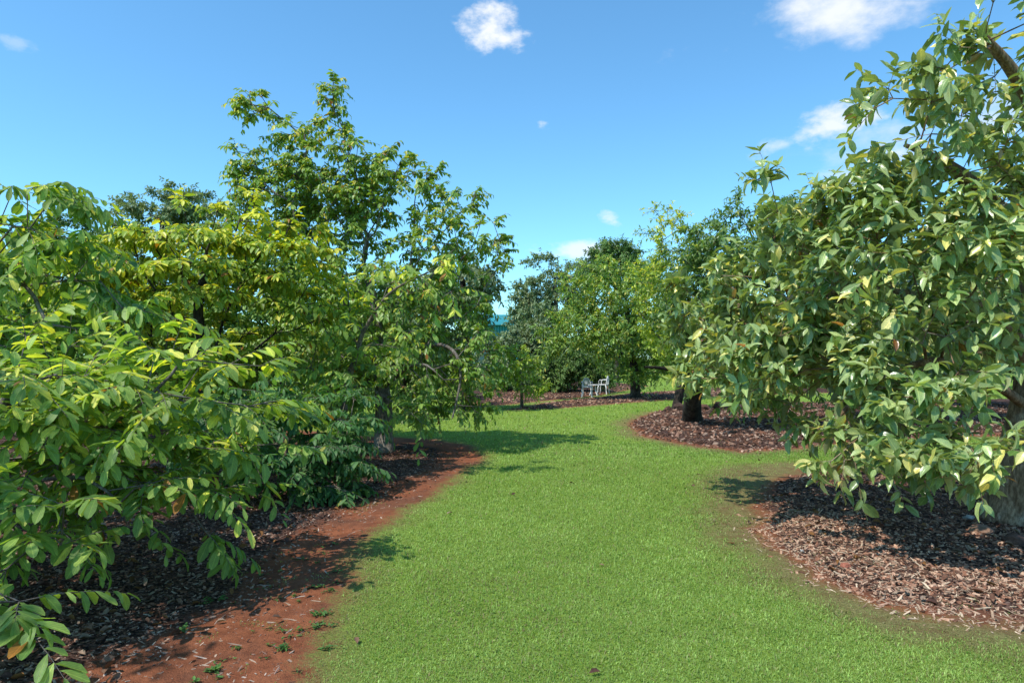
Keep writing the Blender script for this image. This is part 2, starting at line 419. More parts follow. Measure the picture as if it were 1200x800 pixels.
def leaves(name, P, A, N, S, Wd, fold, curl, col, mat, parent, level):
    T, tri, quad = leaf_template(level)
    if mat is M_CUS_REF[0] and level == 2:      # broad towards a blunt tip
        T = T.copy(); T[:, 1] = np.where((T[:, 0] > .1) & (T[:, 0] < .2), T[:, 1] * .72, T[:, 1]); T[:, 1] = np.where(np.abs(T[:, 0] - .72) < .01, np.sign(T[:, 1]) * 1.0, T[:, 1])
        T[:, 1] = np.where(np.abs(T[:, 0] - .42) < .01, np.sign(T[:, 1]) * .9, T[:, 1]); T[:, 1] = np.where(np.abs(T[:, 0] - .93) < .01, np.sign(T[:, 1]) * .5, T[:, 1])
    A = nrm(A); N = nrm(N - (N * A).sum(1, keepdims=True) * A); B = np.cross(N, A)
    u, v, f = T[:, 0], T[:, 1], T[:, 2]
    n = len(P); k = len(T)
    wav = np.random.default_rng(n).normal(0, .05, (n, k)) * f if level == 2 else 0
    zoff = f[None] * fold[:, None] * (Wd / 2)[:, None] - (curl[:, None] * (u ** 2)[None]) * S[:, None] + wav * Wd[:, None]
    Vv = (P[:, None] + A[:, None] * (u[None] * S[:, None] * (1 - .18 * np.abs(curl[:, None]) * u[None]))[..., None]
          + B[:, None] * (v[None] * Wd[:, None] / 2)[..., None] + N[:, None] * zoff[..., None]).reshape(-1, 3)
    off = (np.arange(n) * k)[:, None, None]
    F = [(off + tri[None]).reshape(-1, 3)]
    if quad is not None: F.append((off + quad[None]).reshape(-1, 4))
    c = np.repeat(col, k, 0)
    at = {'luv': np.stack([np.tile(u, n), np.tile(v, n), np.zeros(n * k)], 1)} if level == 2 else None
    return fast_mesh(name, Vv, F, mat, parent, smooth=(level > 0), col=c, attrs=at, origin=tuple(parent.location) if parent else (0, 0, 0))

def tube_chain(pts, rad, sides, Vl, Fl, rough=0., rr=None):
    pts = np.asarray(pts); rad = np.asarray(rad); n = len(pts)
    base = sum(len(v) for v in Vl)
    tg = np.gradient(pts, axis=0); tg = nrm(tg)
    ref = np.array([1., .13, .07]) if abs(tg[0][0]) < .8 else np.array([0, 1., .1])
    e1 = nrm(ref - (tg @ ref)[:, None] * tg); e2 = np.cross(tg, e1)
    a = np.linspace(0, 2 * math.pi, sides, endpoint=False)
    ring = np.cos(a)[None, :, None] * e1[:, None] + np.sin(a)[None, :, None] * e2[:, None]
    r = rad[:, None] * np.ones((1, sides))
    if rough:
        zz = np.cumsum(np.r_[0, np.linalg.norm(np.diff(pts, axis=0), axis=1)])
        A2, Z2 = np.meshgrid(a, zz)
        per = np.cos(A2) * 1.6; per2 = np.sin(A2) * 1.6
        r = r * (1 + rough * (vnoise(per * 1.2 + Z2 * .9 + 9, per2 * 1.2 + Z2 * .5 + 4) + .5 * vnoise(per * 4 + Z2 * 2, per2 * 4 + Z2 * 3 + 7)))
    Vl.append((pts[:, None] + ring * r[..., None]).reshape(-1, 3))
    i = np.arange(n - 1)[:, None] * sides; j = np.arange(sides)[None]; j2 = (j + 1) % sides
    q = np.stack([i + j, i + j2, i + sides + j2, i + sides + j], -1).reshape(-1, 4) + base
    Fl.append(q)

def make_tree(name, label, cat, base, trunk, lobes, leaf, spacing=.4, seed=1, level=1, group=None,
              bark=None, mat=None, pal=None, twigs=(3, .38, 9), style='spiral', droop=.5, yellow=.04, tipyellow=0.,
              trunk_r=.12, min_z=.25, sub=.22, extra_limbs=(), inner=.25, outer_bias=.6, up=.25, curl=.25, fold=.35, bare=0, dead=0.0, thinf=.5, tier=0., flat=1.):
    """trunk: world points from the base; lobes: (centre(3), radii(3), density)"""
    r = np.random.default_rng(seed)
    base = np.array([base[0], base[1], hz(base[0], base[1])])
    root = empty(name, tuple(base), label, cat, group)
    # --- trunk and limbs given by hand
    nodes = []; par = []; presc = []
    def add_poly(pts, start_idx, r0, r1):
        pts = [np.array(p, float) for p in pts]
        Ls = [np.linalg.norm(pts[i + 1] - pts[i]) for i in range(len(pts) - 1)]; tot = sum(Ls); acc = 0; last = start_idx
        # catmull-rom through pts
        for i in range(len(pts) - 1):
            p0 = pts[max(i - 1, 0)]; p1 = pts[i]; p2 = pts[i + 1]; p3 = pts[min(i + 2, len(pts) - 1)]
            m = max(2, int(Ls[i] / .12))
            for k in range(m):
                if i == 0 and k == 0 and start_idx >= 0: continue
                q = k / m
                p = .5 * ((2 * p1) + (-p0 + p2) * q + (2 * p0 - 5 * p1 + 4 * p2 - p3) * q * q + (-p0 + 3 * p1 - 3 * p2 + p3) * q ** 3)
                nodes.append(p); par.append(last); presc.append(r0 + (r1 - r0) * ((acc + Ls[i] * q) / tot)); last = len(nodes) - 1
            acc += Ls[i]
        nodes.append(pts[-1]); par.append(last); presc.append(r1); return len(nodes) - 1
    tr = [base - np.array([0, 0, .12])] + [np.array(p, float) for p in trunk]
    add_poly(tr, -1, trunk_r, trunk_r * .45)
    ntrunk = len(nodes)
    for (pts, r0, r1) in extra_limbs:
        p0 = np.array(pts[0]); st = int(np.argmin([np.linalg.norm(p0 - q) for q in nodes]))
        add_poly([nodes[st]] + [np.array(p) for p in pts[1:]], st, r0, r1)
    nhand = len(nodes)
    # --- attractors
    att = []; la = []
    for li, (c, rad, dn) in enumerate(lobes):
        c = np.array(c, float); rad = np.array(rad, float)
        area = (rad[0] * rad[1] + rad[1] * rad[2] + rad[0] * rad[2]) * 4.19
        m = max(3, int(dn * area / spacing ** 2 * .5))
        dirs = nrm(r.normal(size=(m, 3))); q = inner + (1 - inner) * r.random(m) ** outer_bias
        q = np.where(r.random(m) < .12, q * 1.15, q)
        p = c + dirs * rad * q[:, None]
        att.append(p); la.append(np.full(m, li))
    att = np.concatenate(att); la = np.concatenate(la)
    if tier:      # foliage held in loose horizontal layers that dip outward
        cx0 = base[:2] * .5 + att[:, :2].mean(0) * .5
        rr_ = np.hypot(att[:, 0] - cx0[0], att[:, 1] - cx0[1])
        tz = att[:, 2] + .16 * rr_ + .22 * fbm(att[:, 0] * .7 + 40, att[:, 1] * .7 + 40, 2)
        sn = np.round(tz / tier) * tier
        att[:, 2] += (sn - tz) * .82
    k = att[:, 2] > min_z; att = att[k]; la = la[k]
    N = np.zeros((len(nodes) + len(att) * 12, 3)); N[:len(nodes)] = nodes; cnt = len(nodes)
    PL = np.zeros(len(N)); par = list(par)
    for i in range(1, cnt): PL[i] = PL[par[i]] + np.linalg.norm(N[i] - N[par[i]])
    top = N[ntrunk - 1]
    minallow = max(.45, min(top[2] * .45, 1.2))
    order = np.argsort(np.min(np.linalg.norm(att[:, None] - N[None, :nhand:3], axis=2), axis=1))
    cand0 = next((i for i in range(cnt) if N[i][2] > minallow), 0)
    tips = []; blocked = np.ones(len(N), bool); blocked[:cand0] = False
    for ai in order:
        a = att[ai]
        dv = a - N[:cnt]; dist = np.linalg.norm(dv, axis=1)
        cost = dist * 1.0 + .32 * PL[:cnt] + np.where(blocked[:cnt], 0, 1e3)
        # dislike growing straight down from far above
        j = int(cost.argmin()); L = dist[j]
        if L < .03: tips.append((j, ai)); continue
        m = max(1, min(8, int(L / sub)))
        prev = j; dirp = N[j] - N[par[j]] if par[j] >= 0 else np.array([0, 0, 1.]); dirp = dirp / (np.linalg.norm(dirp) + 1e-9)
        c1 = N[j] + (dirp * .35 + np.array([0, 0, .15])) * L + r.normal(0, .05, 3) * L
        c2 = a - (a - N[j]) * .3 + np.array([0, 0, .10]) * L + r.normal(0, .04, 3) * L
        for k in range(1, m + 1):
            q = k / m
            p = (1 - q) ** 3 * N[j] + 3 * (1 - q) ** 2 * q * c1 + 3 * (1 - q) * q * q * c2 + q ** 3 * a
            N[cnt] = p; par.append(prev); PL[cnt] = PL[prev] + L / m; prev = cnt; cnt += 1
        tips.append((prev, ai))
    par = np.array(par[:cnt]); N = N[:cnt]
    # --- radii
    e = 2.25; acc = np.zeros(cnt); rt = .0045 if level == 2 else .006
    rad = np.zeros(cnt)
    nch = np.zeros(cnt, int)
    np.add.at(nch, par[par >= 0], 1)
    for i in range(cnt - 1, -1, -1):
        rad[i] = max(acc[i], rt ** e if nch[i] == 0 else 0) ** (1 / e)
        if i < nhand: rad[i] = max(min(rad[i], presc[i] * 1.15), presc[i])
        elif rad[i] > trunk_r * .42: rad[i] = trunk_r * .42
        if par[i] >= 0: acc[par[i]] += rad[i] ** e * .97
    # flare at base
    for i in range(min(ntrunk, 8)):
        hh = N[i][2] - base[2]; rad[i] *= 1 + .32 * math.exp(-max(hh, 0) / .13)
    # --- chains
    kids = [[] for _ in range(cnt)]
    for i in range(cnt):
        if par[i] >= 0: kids[par[i]].append(i)
    TV, TF, BV, BF = [], [], [], []
    tube_chain(N[:ntrunk], rad[:ntrunk], 24 if level == 2 else 14, TV, TF, rough=.13)
    stack = []
    for i in range(ntrunk):
        for k in kids[i]:
            if k >= ntrunk: stack.append((i, k))
    while stack:
        p, c = stack.pop(); ch = [p, c]
        while kids[ch[-1]]:
            ks = sorted(kids[ch[-1]], key=lambda q: -rad[q])
            for o_ in ks[1:]: stack.append((ch[-1], o_))
            ch.append(ks[0])
        rr = rad[ch].copy(); rr[0] = min(rr[0], rr[1] * 1.25)
        sd_ = 12 if rr[0] > .06 else (6 if rr[0] > .015 else 4)
        tube_chain(N[ch], rr, sd_, BV, BF, rough=.14 if rr[0] > .04 else 0)
    fast_mesh('trunk', np.concatenate(TV), [np.concatenate(TF)], bark, root, origin=tuple(base))
    # --- twigs with leaves
    tn, tl, nl = twigs
    ctr = att.mean(0)
    tipi = np.array([q[0] for q in tips]); tipa = np.array([q[1] for q in tips])
    if bare: 
        keep = r.random(len(tipi)) > bare; tipi = tipi[keep]; tipa = tipa[keep]
    # sprays on intermediate thin nodes as well
    thin = np.where((rad < (.014 if level == 2 else .02)) & (np.arange(cnt) >= nhand))[0]
    thin = thin[r.random(len(thin)) < thinf]
    src = np.concatenate([tipi, thin])
    lc = np.array([lobes[l][0] for l in la]); 
    near_att = tipa if not len(thin) else np.concatenate([tipa, np.array([int(np.argmin(np.linalg.norm(att - N[t], axis=1))) for t in thin])])
    bp = np.repeat(N[src], tn, 0); pr_ = np.repeat(np.maximum(par[src], 0), tn)
    dpar = nrm(bp - N[pr_]); outd = nrm(bp - np.repeat(lc[near_att], tn, 0))
    dirn = nrm(dpar * .55 + outd * .55 + r.normal(0, .5, bp.shape) + np.array([0, 0, up]))
    dirn[:, 2] *= flat; dirn = nrm(dirn)
    tlen = tl * r.uniform(.55, 1.35, len(bp))
    nT = len(bp)
    def tw(tt):   # tt (nT,) -> pos, dir
        sag = np.zeros((nT, 3)); sag[:, 2] = -droop * .55 * tlen * tt ** 2
        pos = bp + dirn * (tlen * tt)[:, None] + sag
        g_ = dirn * tlen[:, None]; g_ = g_ + np.stack([0 * tt, 0 * tt, -droop * 1.1 * tlen * tt], 1)
        return pos, nrm(g_)
    # twig tubes: batched 4-point, triangular section
    TP = [tw(np.full(nT, q))[0] for q in (0, .35, .7, 1.)]
    sides = 3; vv = []; 
    upv = np.array([0, 0, 1.]); e1 = nrm(np.cross(dirn, upv) + 1e-4); e2 = np.cross(dirn, e1)
    for q, wdt in zip(TP, (1., .8, .6, .35)):
        for s_ in range(3):
            a = s_ * 2.094
            vv.append(q + (e1 * math.cos(a) + e2 * math.sin(a)) * rt * .8 * wdt)
    vv = np.stack(vv, 1).reshape(-1, 3); o0 = sum(len(v) for v in BV)
    q = []
    for a in range(3):
        for b_ in range(3): q.append((a * 3 + b_, a * 3 + (b_ + 1) % 3, a * 3 + 3 + (b_ + 1) % 3, a * 3 + 3 + b_))
    BV.append(vv); BF.append((o0 + (np.arange(nT) * 12)[:, None, None] + np.array(q)[None]).reshape(-1, 4))
    fast_mesh('branches', np.concatenate(BV), [np.concatenate(BF)], bark, root, origin=tuple(base))
    P, A, Nn, S, Cc = [], [], [], [], []
    zmin, zmax = att[:, 2].min(), att[:, 2].max()
    ph = r.uniform(0, 6.28, nT)
    twt = r.random(nT)
    clump = fbm(bp[:, 0] * 1.1 + bp[:, 2], bp[:, 1] * 1.1 + bp[:, 2] * .7)
    for k in range(nl):
        if style == 'rank': tt = np.full(nT, .12 + .88 * (k + .5) / nl)
        else: tt = np.full(nT, 1 - .85 * (1 - k / max(nl - 1, 1)) ** 1.4)
        tt = np.clip(tt + r.normal(0, .03, nT), 0.02, 1)
        pos, dr = tw(tt)
        hs = nrm(np.cross(dr, upv) + 1e-4); hv = np.cross(hs, dr)
        if style == 'rank':
            sg = 1 if k % 2 else -1
            if k == nl - 1: side = hs * .0
            else: side = hs * sg
            ax = dr * r.uniform(.45, .75, (nT, 1)) + side * .95 + np.array([0, 0, -1.]) * droop * r.uniform(.3, 1.3, (nT, 1)) + r.normal(0, .16, (nT, 3))
            nn = hv * .8 + upv * .6 + r.normal(0, .22, (nT, 3))
        else:
            an = ph + k * 2.4
            side = hs * np.cos(an)[:, None] + hv * np.sin(an)[:, None]
            ax = dr * r.uniform(.3, .8, (nT, 1)) + side * .8 + np.array([0, 0, -1.]) * droop * r.uniform(.2, 1.5, (nT, 1)) + r.normal(0, .2, (nT, 3))
            nn = upv * 1.0 + side * -.25 + dr * .2 + r.normal(0, .35, (nT, 3))
        sz = leaf[0] * r.uniform(.48, 1.22, nT) * (1 if k < nl - 2 else .8)
        P.append(pos); A.append(ax); Nn.append(nn); S.append(sz)
        t1 = np.clip(r.normal(.48, .30 if mat is M_AVO else .24, nT) + .25 * clump, 0, 1)[:, None]
        c = lerp(pal[0], pal[1], t1)
        hh = np.clip((pos[:, 2] - zmin) / (zmax - zmin + .01), 0, 1)
        ye = (r.random(nT) < yellow) | (r.random(nT) < tipyellow * hh ** 1.5 * (.4 + twt))
        c = np.where(ye[:, None], lerp(pal[2], pal[3], r.random((nT, 1))), c)
        if dead:
            de = r.random(nT) < dead; c = np.where(de[:, None], lerp((.25, .10, .02), (.42, .20, .03), r.random((nT, 1))), c)
        c = c * (.8 + .4 * twt[:, None])
        Cc.append(c)
    P = np.concatenate(P); A = np.concatenate(A); Nn = np.concatenate(Nn); S = np.concatenate(S); Cc = np.concatenate(Cc)
    k = (P[:, 2] > .06) & (P[:, 1] > .8); P, A, Nn, S, Cc = P[k], A[k], Nn[k], S[k], Cc[k]
    n = len(P)
    leaves('crown', P, A, Nn, S, S * leaf[1] * r.uniform(.85, 1.15, n), fold * r.uniform(.4, 1.6, n), curl * r.uniform(-.3, 1.8, n), Cc, mat, root, level)
    print('%-14s leaves %6d twigs %5d  %s' % (name, n, nT, label[:40]))
    return root

def L(px, py, rx, ry, D, rD=None, dn=1.0):
    c = W(px, py, D); k = D / FPX
    return (c, (rx * k, rD if rD else rx * k * .9, ry * k), dn)

BK_GREY = bark_mat('bark_grey', (.15, .125, .105), (.31, .27, .23))
BK_DARK = bark_mat('bark_dark', (.035, .028, .022), (.085, .068, .054), lic=.25)
BK_NEAR = bark_mat('bark_near', (.24, .14, .08), (.47, .32, .20), lichen=(.62, .52, .40), sc=11, lic=.8)
M_AVO = leaf_mat('leaf_glossy', .26, .27, .65, under=(.46, .42, .27), tcol=(1.5, 1.5, .5))
M_CUS = leaf_mat('leaf_soft', .41, .5, .4, under=(.22, .32, .13), tcol=(1.7, 1.7, .5))
M_CUS_REF[0] = M_CUS
M_MID = leaf_mat('leaf_mid', .36, .42, .5, under=(.2, .3, .12), veins=False, tcol=(1.7, 1.65, .5))
M_FAR = leaf_mat('leaf_far', .25, .5, .35, under=(.14, .2, .1), veins=False, tcol=(1.4, 1.45, .6))

PAL_AVO = ((.11, .20, .045), (.45, .54, .22), (.60, .55, .12), (.72, .66, .26))
PAL_CUS = ((.11, .22, .04), (.36, .50, .11), (.56, .62, .08), (.70, .68, .14))
PAL_YEL = ((.19, .30, .03), (.41, .52, .06), (.66, .67, .07), (.74, .66, .09))
PAL_MID = ((.13, .25, .04), (.33, .46, .085), (.54, .58, .08), (.66, .52, .10))
PAL_DRK = ((.08, .16, .04), (.21, .32, .085), (.36, .44, .10), (.50, .44, .09))
PAL_GRY = ((.15, .21, .10), (.30, .37, .19), (.42, .48, .18), (.48, .47, .20))

# ---- near right tree
b = G(1196, 612)
make_tree('fruit_tree', 'large glossy leaved tree with thick trunk at right edge, foliage hanging over the mulch', 'tree', b[:2],
    [W(1200, 560, 6.7), W(1216, 450, 6.7), W(1226, 350, 6.6), W(1235, 290, 6.4)],
    [L(1010, 330, 105, 95, 6.4, 1.0), L(900, 360, 80, 95, 7.2, 1.0), L(960, 440, 110, 70, 6.6, .9), L(1090, 310, 95, 90, 5.9, .9, .9),
     L(1050, 455, 60, 55, 5.8, .6, .9), L(1000, 525, 60, 38, 5.8, .45, 1.1), L(1075, 520, 45, 30, 5.4, .3, .9), L(1175, 80, 85, 85, 5.4, .8, .8), L(1095, 135, 45, 50, 5.7, .4, .7), L(1055, 105, 30, 22, 5.6, .3, .7),
     L(1185, 215, 70, 50, 5.5, .6, .6), L(925, 240, 45, 28, 6.8, .5, .7), L(1000, 240, 60, 35, 6.6, .6, .8), L(1080, 230, 50, 45, 6.2, .5, .9),
     L(850, 440, 50, 45, 7.6, .7, .9), L(830, 370, 35, 60, 7.9, .6, .8), L(1110, 420, 40, 40, 5.4, .4, .8), L(1085, 535, 40, 22, 5.2, .3, .8), L(1140, 520, 28, 16, 5.0, .2, .8), L(1165, 365, 40, 40, 5.4, .3, .7),
     L(1290, 150, 120, 120, 6.5, 1.2, .6), L(1340, 330, 90, 90, 6.8, 1.0, .6), L(1180, 300, 110, 80, 8.3, .9, .7), L(1050, 390, 120, 60, 8.2, .8, .7)],
    (.155, .44), spacing=.31, seed=3, level=2, bark=BK_NEAR, mat=M_AVO, pal=PAL_AVO, twigs=(3, .30, 9), style='spiral', droop=.22, yellow=.10,
    trunk_r=.27, min_z=.55, curl=.38, fold=.42, up=.4, dead=.008,
    extra_limbs=[((W(1215, 350, 6.6), W(1210, 290, 6.3), W(1165, 245, 6.1), W(1125, 205, 6.0), W(1095, 185, 6.0), W(1060, 170, 6.0)), .19, .018),
                 ((W(1200, 450, 6.7), W(1170, 370, 6.5), W(1090, 350, 6.4), W(1000, 340, 6.6), W(920, 350, 7)), .085, .03),
                 ((W(1195, 480, 6.7), W(1120, 425, 6.2), W(1040, 440, 6.1), W(980, 490, 6.0)), .05, .018),
                 ((W(1225, 290, 6.4), W(1235, 180, 6.1), W(1190, 90, 5.8), W(1150, 40, 5.6)), .12, .03)])

# ---- trees behind it on the right
b = G(812, 498)
make_tree('fruit_tree', 'dark trunked leafy tree right of the lawn behind the large glossy tree', 'tree', b[:2],
    [W(816, 440, 15), W(850, 390, 14.6), W(870, 340, 14.4)],
    [L(870, 290, 62, 55, 14.5, 1.3), L(925, 270, 50, 45, 14.5, 1.2), L(830, 350, 50, 55, 14.5, 1), L(930, 370, 110, 90, 14.5, 1.6), L(845, 420, 40, 30, 14, .8, .8), L(812, 300, 32, 36, 15, .7, .9), L(808, 365, 36, 42, 15, .7, 1.), L(1000, 300, 80, 60, 15, 1.3)],
    (.135, .38), spacing=.34, thinf=.8, seed=5, level=1, bark=BK_DARK, mat=M_MID, pal=PAL_DRK, twigs=(3, .34, 10), droop=.6, yellow=.03, trunk_r=.22, min_z=.7,
    extra_limbs=[((W(816, 440, 15), W(780, 432, 15), W(755, 430, 14.5)), .06, .02)])
b = (4.9, 20.5)
make_tree('yellowing_tree', 'thinly leaved tree turning yellow at top, between the round tree and the dark tree', 'tree', b,
    [W(802, 420, 20.5), W(795, 360, 20.5), W(792, 320, 20.5)],
    [L(790, 285, 34, 36, 20.5, 1, .55), L(770, 320, 28, 30, 20.5, .9, .7), L(815, 330, 45, 50, 20.5, 1.2), L(790, 380, 45, 45, 20.5, 1.2), L(775, 255, 12, 14, 20.5, .4, .35)],
    (.13, .42), spacing=.38, thinf=.7, seed=6, level=1, bark=BK_DARK, mat=M_MID, pal=PAL_YEL, twigs=(3, .4, 9), droop=.5, yellow=.14, tipyellow=.4, trunk_r=.14, min_z=1.0)
b = G(745, 467)
make_tree('round_tree', 'broad round green tree standing in the far mulch strip behind the white chairs', 'tree', b[:2],
    [W(744, 440, 27), W(738, 400, 27), W(735, 360, 27)],
    [L(720, 340, 58, 36, 27, 1.8), L(765, 350, 40, 45, 27, 1.5), L(680, 385, 42, 28, 26.6, 1.3, 1.1), L(735, 393, 58, 32, 26.8, 1.8, 1.1), L(775, 415, 32, 34, 27, 1.2), L(748, 428, 22, 20, 26.8, .8, 1.0), L(660, 405, 20, 14, 27, .7, .9)],
    (.18, .36), spacing=.45, thinf=.8, seed=7, level=1, bark=BK_DARK, mat=M_MID, pal=PAL_MID, twigs=(3, .5, 10), droop=.6, yellow=.08, tipyellow=.1, trunk_r=.2, min_z=.35)
b = G(612, 477)
make_tree('young_tree', 'small young tree with pale trunk alone on the far lawn', 'tree', b[:2],
    [W(611, 455, 21.5), W(610, 435, 21.5), W(610, 420, 21.5)],
    [L(612, 425, 22, 18, 21.5, .55), L(598, 445, 18, 15, 21.5, .45), L(625, 447, 15, 15, 21.5, .45), L(604, 415, 8, 8, 21.5, .2)],
    (.13, .36), spacing=.24, seed=8, level=1, bark=BK_GREY, mat=M_MID, pal=PAL_YEL, twigs=(3, .25, 8), droop=.6, yellow=.1, trunk_r=.06, min_z=.5)

# ---- left: the tall tree over the lawn edge
b = G(450, 527)
make_tree('fruit_tree', 'tall spreading tree with dark trunk beside the lawn, its top thin against the sky', 'tree', b[:2],
    [W(450, 480, 12.2), W(446, 430, 12.3), W(440, 370, 12.4), W(432, 330, 12.5)],
    [L(385, 118, 12, 26, 12.4, .25, .8), L(300, 122, 28, 11, 12.4, .3, 1.6), L(385, 108, 12, 16, 12.4, .2, 1.6), L(345, 150, 34, 16, 12.4, .4, .8), L(282, 185, 28, 9, 12.4, .3, .8), L(395, 165, 22, 18, 12.4, .4, .7), L(332, 215, 62, 28, 12.5, .8, 1.3), L(400, 225, 60, 35, 12.5, .8, 1.1), L(350, 190, 30, 20, 12.4, .5, 1.),
     L(430, 190, 40, 26, 12.5, .7, 1.), L(480, 215, 40, 28, 12.4, .6, .7), L(530, 232, 34, 26, 12.3, .5, .55), L(572, 275, 30, 30, 12.2, .5, .5), L(510, 285, 55, 36, 12.3, .9, .7), L(592, 315, 14, 30, 12.2, .3, .5),
     L(300, 265, 55, 32, 12.8, .9), L(400, 265, 70, 45, 12.6, 1.1, .9), L(450, 340, 95, 45, 12.5, 1.4), L(528, 370, 44, 40, 12.4, .8, .9), L(400, 400, 90, 45, 12.2, 1.3),
     L(500, 420, 75, 40, 11.8, 1.1, .8), L(555, 420, 26, 32, 11.8, .5, .7), L(385, 455, 50, 24, 11.8, .8, .8), L(490, 470, 28, 20, 11.5, .5, 1.0), L(552, 473, 32, 16, 11.6, .4, .8)],
    (.118, .48), spacing=.265, thinf=.65, seed=9, level=1, bark=BK_GREY, mat=M_MID, pal=PAL_MID, twigs=(3, .32, 9), style='rank', droop=.75, yellow=.05, tipyellow=.18, trunk_r=.17, min_z=.55, up=.25, dead=.015,
    extra_limbs=[((W(446, 430, 12.3), W(500, 405, 11.8), W(530, 410, 11.5), W(540, 440, 11.3), W(530, 490, 11.2)), .05, .012),
                 ((W(448, 455, 12.2), W(480, 430, 11.5), W(500, 428, 11.3), W(520, 445, 11.2)), .04, .012),
                 ((W(440, 360, 12.4), W(490, 340, 12), W(510, 318, 11.6)), .04, .015)])
# bright leaning branch tree in front of it
b = G(395, 545)
make_tree('fruit_tree', 'slender tree of large pale arching leaves in front of the tall spreading tree', 'tree', b[:2],
    [W(400, 500, 10), W(410, 440, 9.8), W(425, 390, 9.6)],
    [L(500, 315, 26, 12, 9.2, .3, 1.1), L(420, 340, 36, 22, 9.5, .5, .9), L(440, 390, 50, 35, 9.6, .7, .7), L(510, 345, 30, 14, 9.3, .3, .8), L(390, 430, 50, 40, 9.6, .7, .8), L(490, 488, 22, 12, 10.5, .3, 1.)],
    (.14, .40), spacing=.3, seed=10, level=2, bark=BK_GREY, mat=M_CUS, pal=PAL_CUS, twigs=(2, .42, 9), style='rank', droop=.7, yellow=.06, tipyellow=.35, trunk_r=.07, min_z=.4, dead=.01,
    extra_limbs=[((W(425, 390, 9.6), W(455, 345, 9.4), W(495, 322, 9.2)), .03, .012)])

# ---- left: yellow green tree
make_tree('yellow_green_tree', 'wide yellow green tree with sunlit top, left of the tall spreading tree', 'tree', (-4.15, 9.0),
    [W(238, 480, 9.0), W(236, 400, 9.0), W(232, 360, 9.0), W(240, 320, 9.0)],
    [L(235, 275, 85, 22, 9.0, .9, 1.1), L(330, 305, 60, 32, 9.0, .8), L(150, 300, 60, 30, 9.0, .9), L(250, 320, 110, 36, 9.0, 1.2), L(360, 350, 45, 40, 9.2, .7, .8), L(150, 360, 70, 45, 9.4, 1.0, .8),
     L(270, 400, 90, 40, 9.8, 1.0, .7), L(90, 330, 60, 50, 9.3, 1.1, .8), L(190, 440, 90, 40, 9.6, 1.0, .7), L(290, 240, 30, 14, 9.2, .3, .6), L(350, 270, 30, 14, 9.1, .3, .8)],
    (.135, .44), spacing=.28, thinf=.6, tier=.36, flat=.5, seed=12, level=1, bark=BK_DARK, mat=M_MID, pal=PAL_YEL, twigs=(3, .32, 9), style='rank', droop=.55, yellow=.10, tipyellow=.45, trunk_r=.12, min_z=.9, dead=.012)
# ---- left: dark low shrub
b = G(345, 585)
make_tree('low_shrub', 'low dark green shrub drooping over the red soil below the yellow green tree', 'shrub', b[:2],
    [W(340, 545, 8.1), W(338, 510, 8.1)],
    [L(360, 520, 48, 42, 7.9, .6, 1.1), L(300, 500, 60, 45, 7.9, .7, 1.1), L(395, 560, 24, 24, 7.8, .35, 1.1), L(400, 485, 40, 34, 8.4, .5, 1.1), L(385, 530, 36, 34, 8.0, .5, 1.2), L(410, 565, 20, 22, 7.9, .3, 1.2), L(250, 510, 60, 50, 8.2, .8, .9), L(325, 555, 40, 28, 7.5, .35, 1)],
    (.12, .38), spacing=.23, seed=13, tier=.24, flat=.4, level=2, bark=BK_GREY, mat=M_CUS, pal=((.05, .14, .04), (.13, .27, .08), (.26, .38, .07), (.5, .45, .1)), twigs=(3, .28, 10), style='rank', droop=.65, yellow=.02, trunk_r=.05, min_z=.12)
# ---- left foreground shrub tree
make_tree('fruit_tree', 'near left tree of broad ribbed leaves on arching twigs over the dark mulch', 'tree', (-3.9, 4.9),
    [(-3.85, 4.9, .5), (-3.7, 4.85, 1.0), (-3.5, 4.8, 1.4)],
    [L(70, 470, 90, 42, 4.6, .6), L(190, 445, 80, 32, 4.8, .55), L(290, 465, 42, 32, 5.0, .4, .9), L(60, 540, 95, 60, 4.6, .6, 1.2), L(60, 480, 80, 50, 5.2, .5, 1.0), L(190, 535, 90, 50, 4.8, .6, .8), L(110, 600, 60, 30, 4.2, .35, .9),
     L(15, 650, 40, 50, 3.7, .3, .9), L(15, 720, 30, 26, 3.4, .2, .9), L(-100, 480, 100, 80, 4.6, .7, .8), L(230, 590, 34, 16, 4.7, .25, .9), L(-120, 620, 90, 70, 4.2, .6, .7), L(50, 430, 90, 30, 5.2, .5, .9), L(300, 520, 30, 28, 5.4, .3, .7)],
    (.15, .36), spacing=.235, seed=14, tier=.30, flat=.4, level=2, bark=BK_GREY, mat=M_CUS, pal=PAL_CUS, twigs=(2, .44, 12), style='rank', droop=.45, yellow=.03, tipyellow=.32, up=.15, trunk_r=.08, min_z=.22, curl=.25, fold=.3, dead=.008,
    extra_limbs=[((( -3.6, 4.85, 1.2), W(60, 520, 4.7), W(140, 490, 4.7), W(200, 440, 4.7), W(215, 415, 4.7)), .03, .008),
                 (((-3.7, 4.85, 1.0), W(20, 560, 4.6), W(100, 560, 4.4), W(140, 590, 4.3)), .025, .008)])
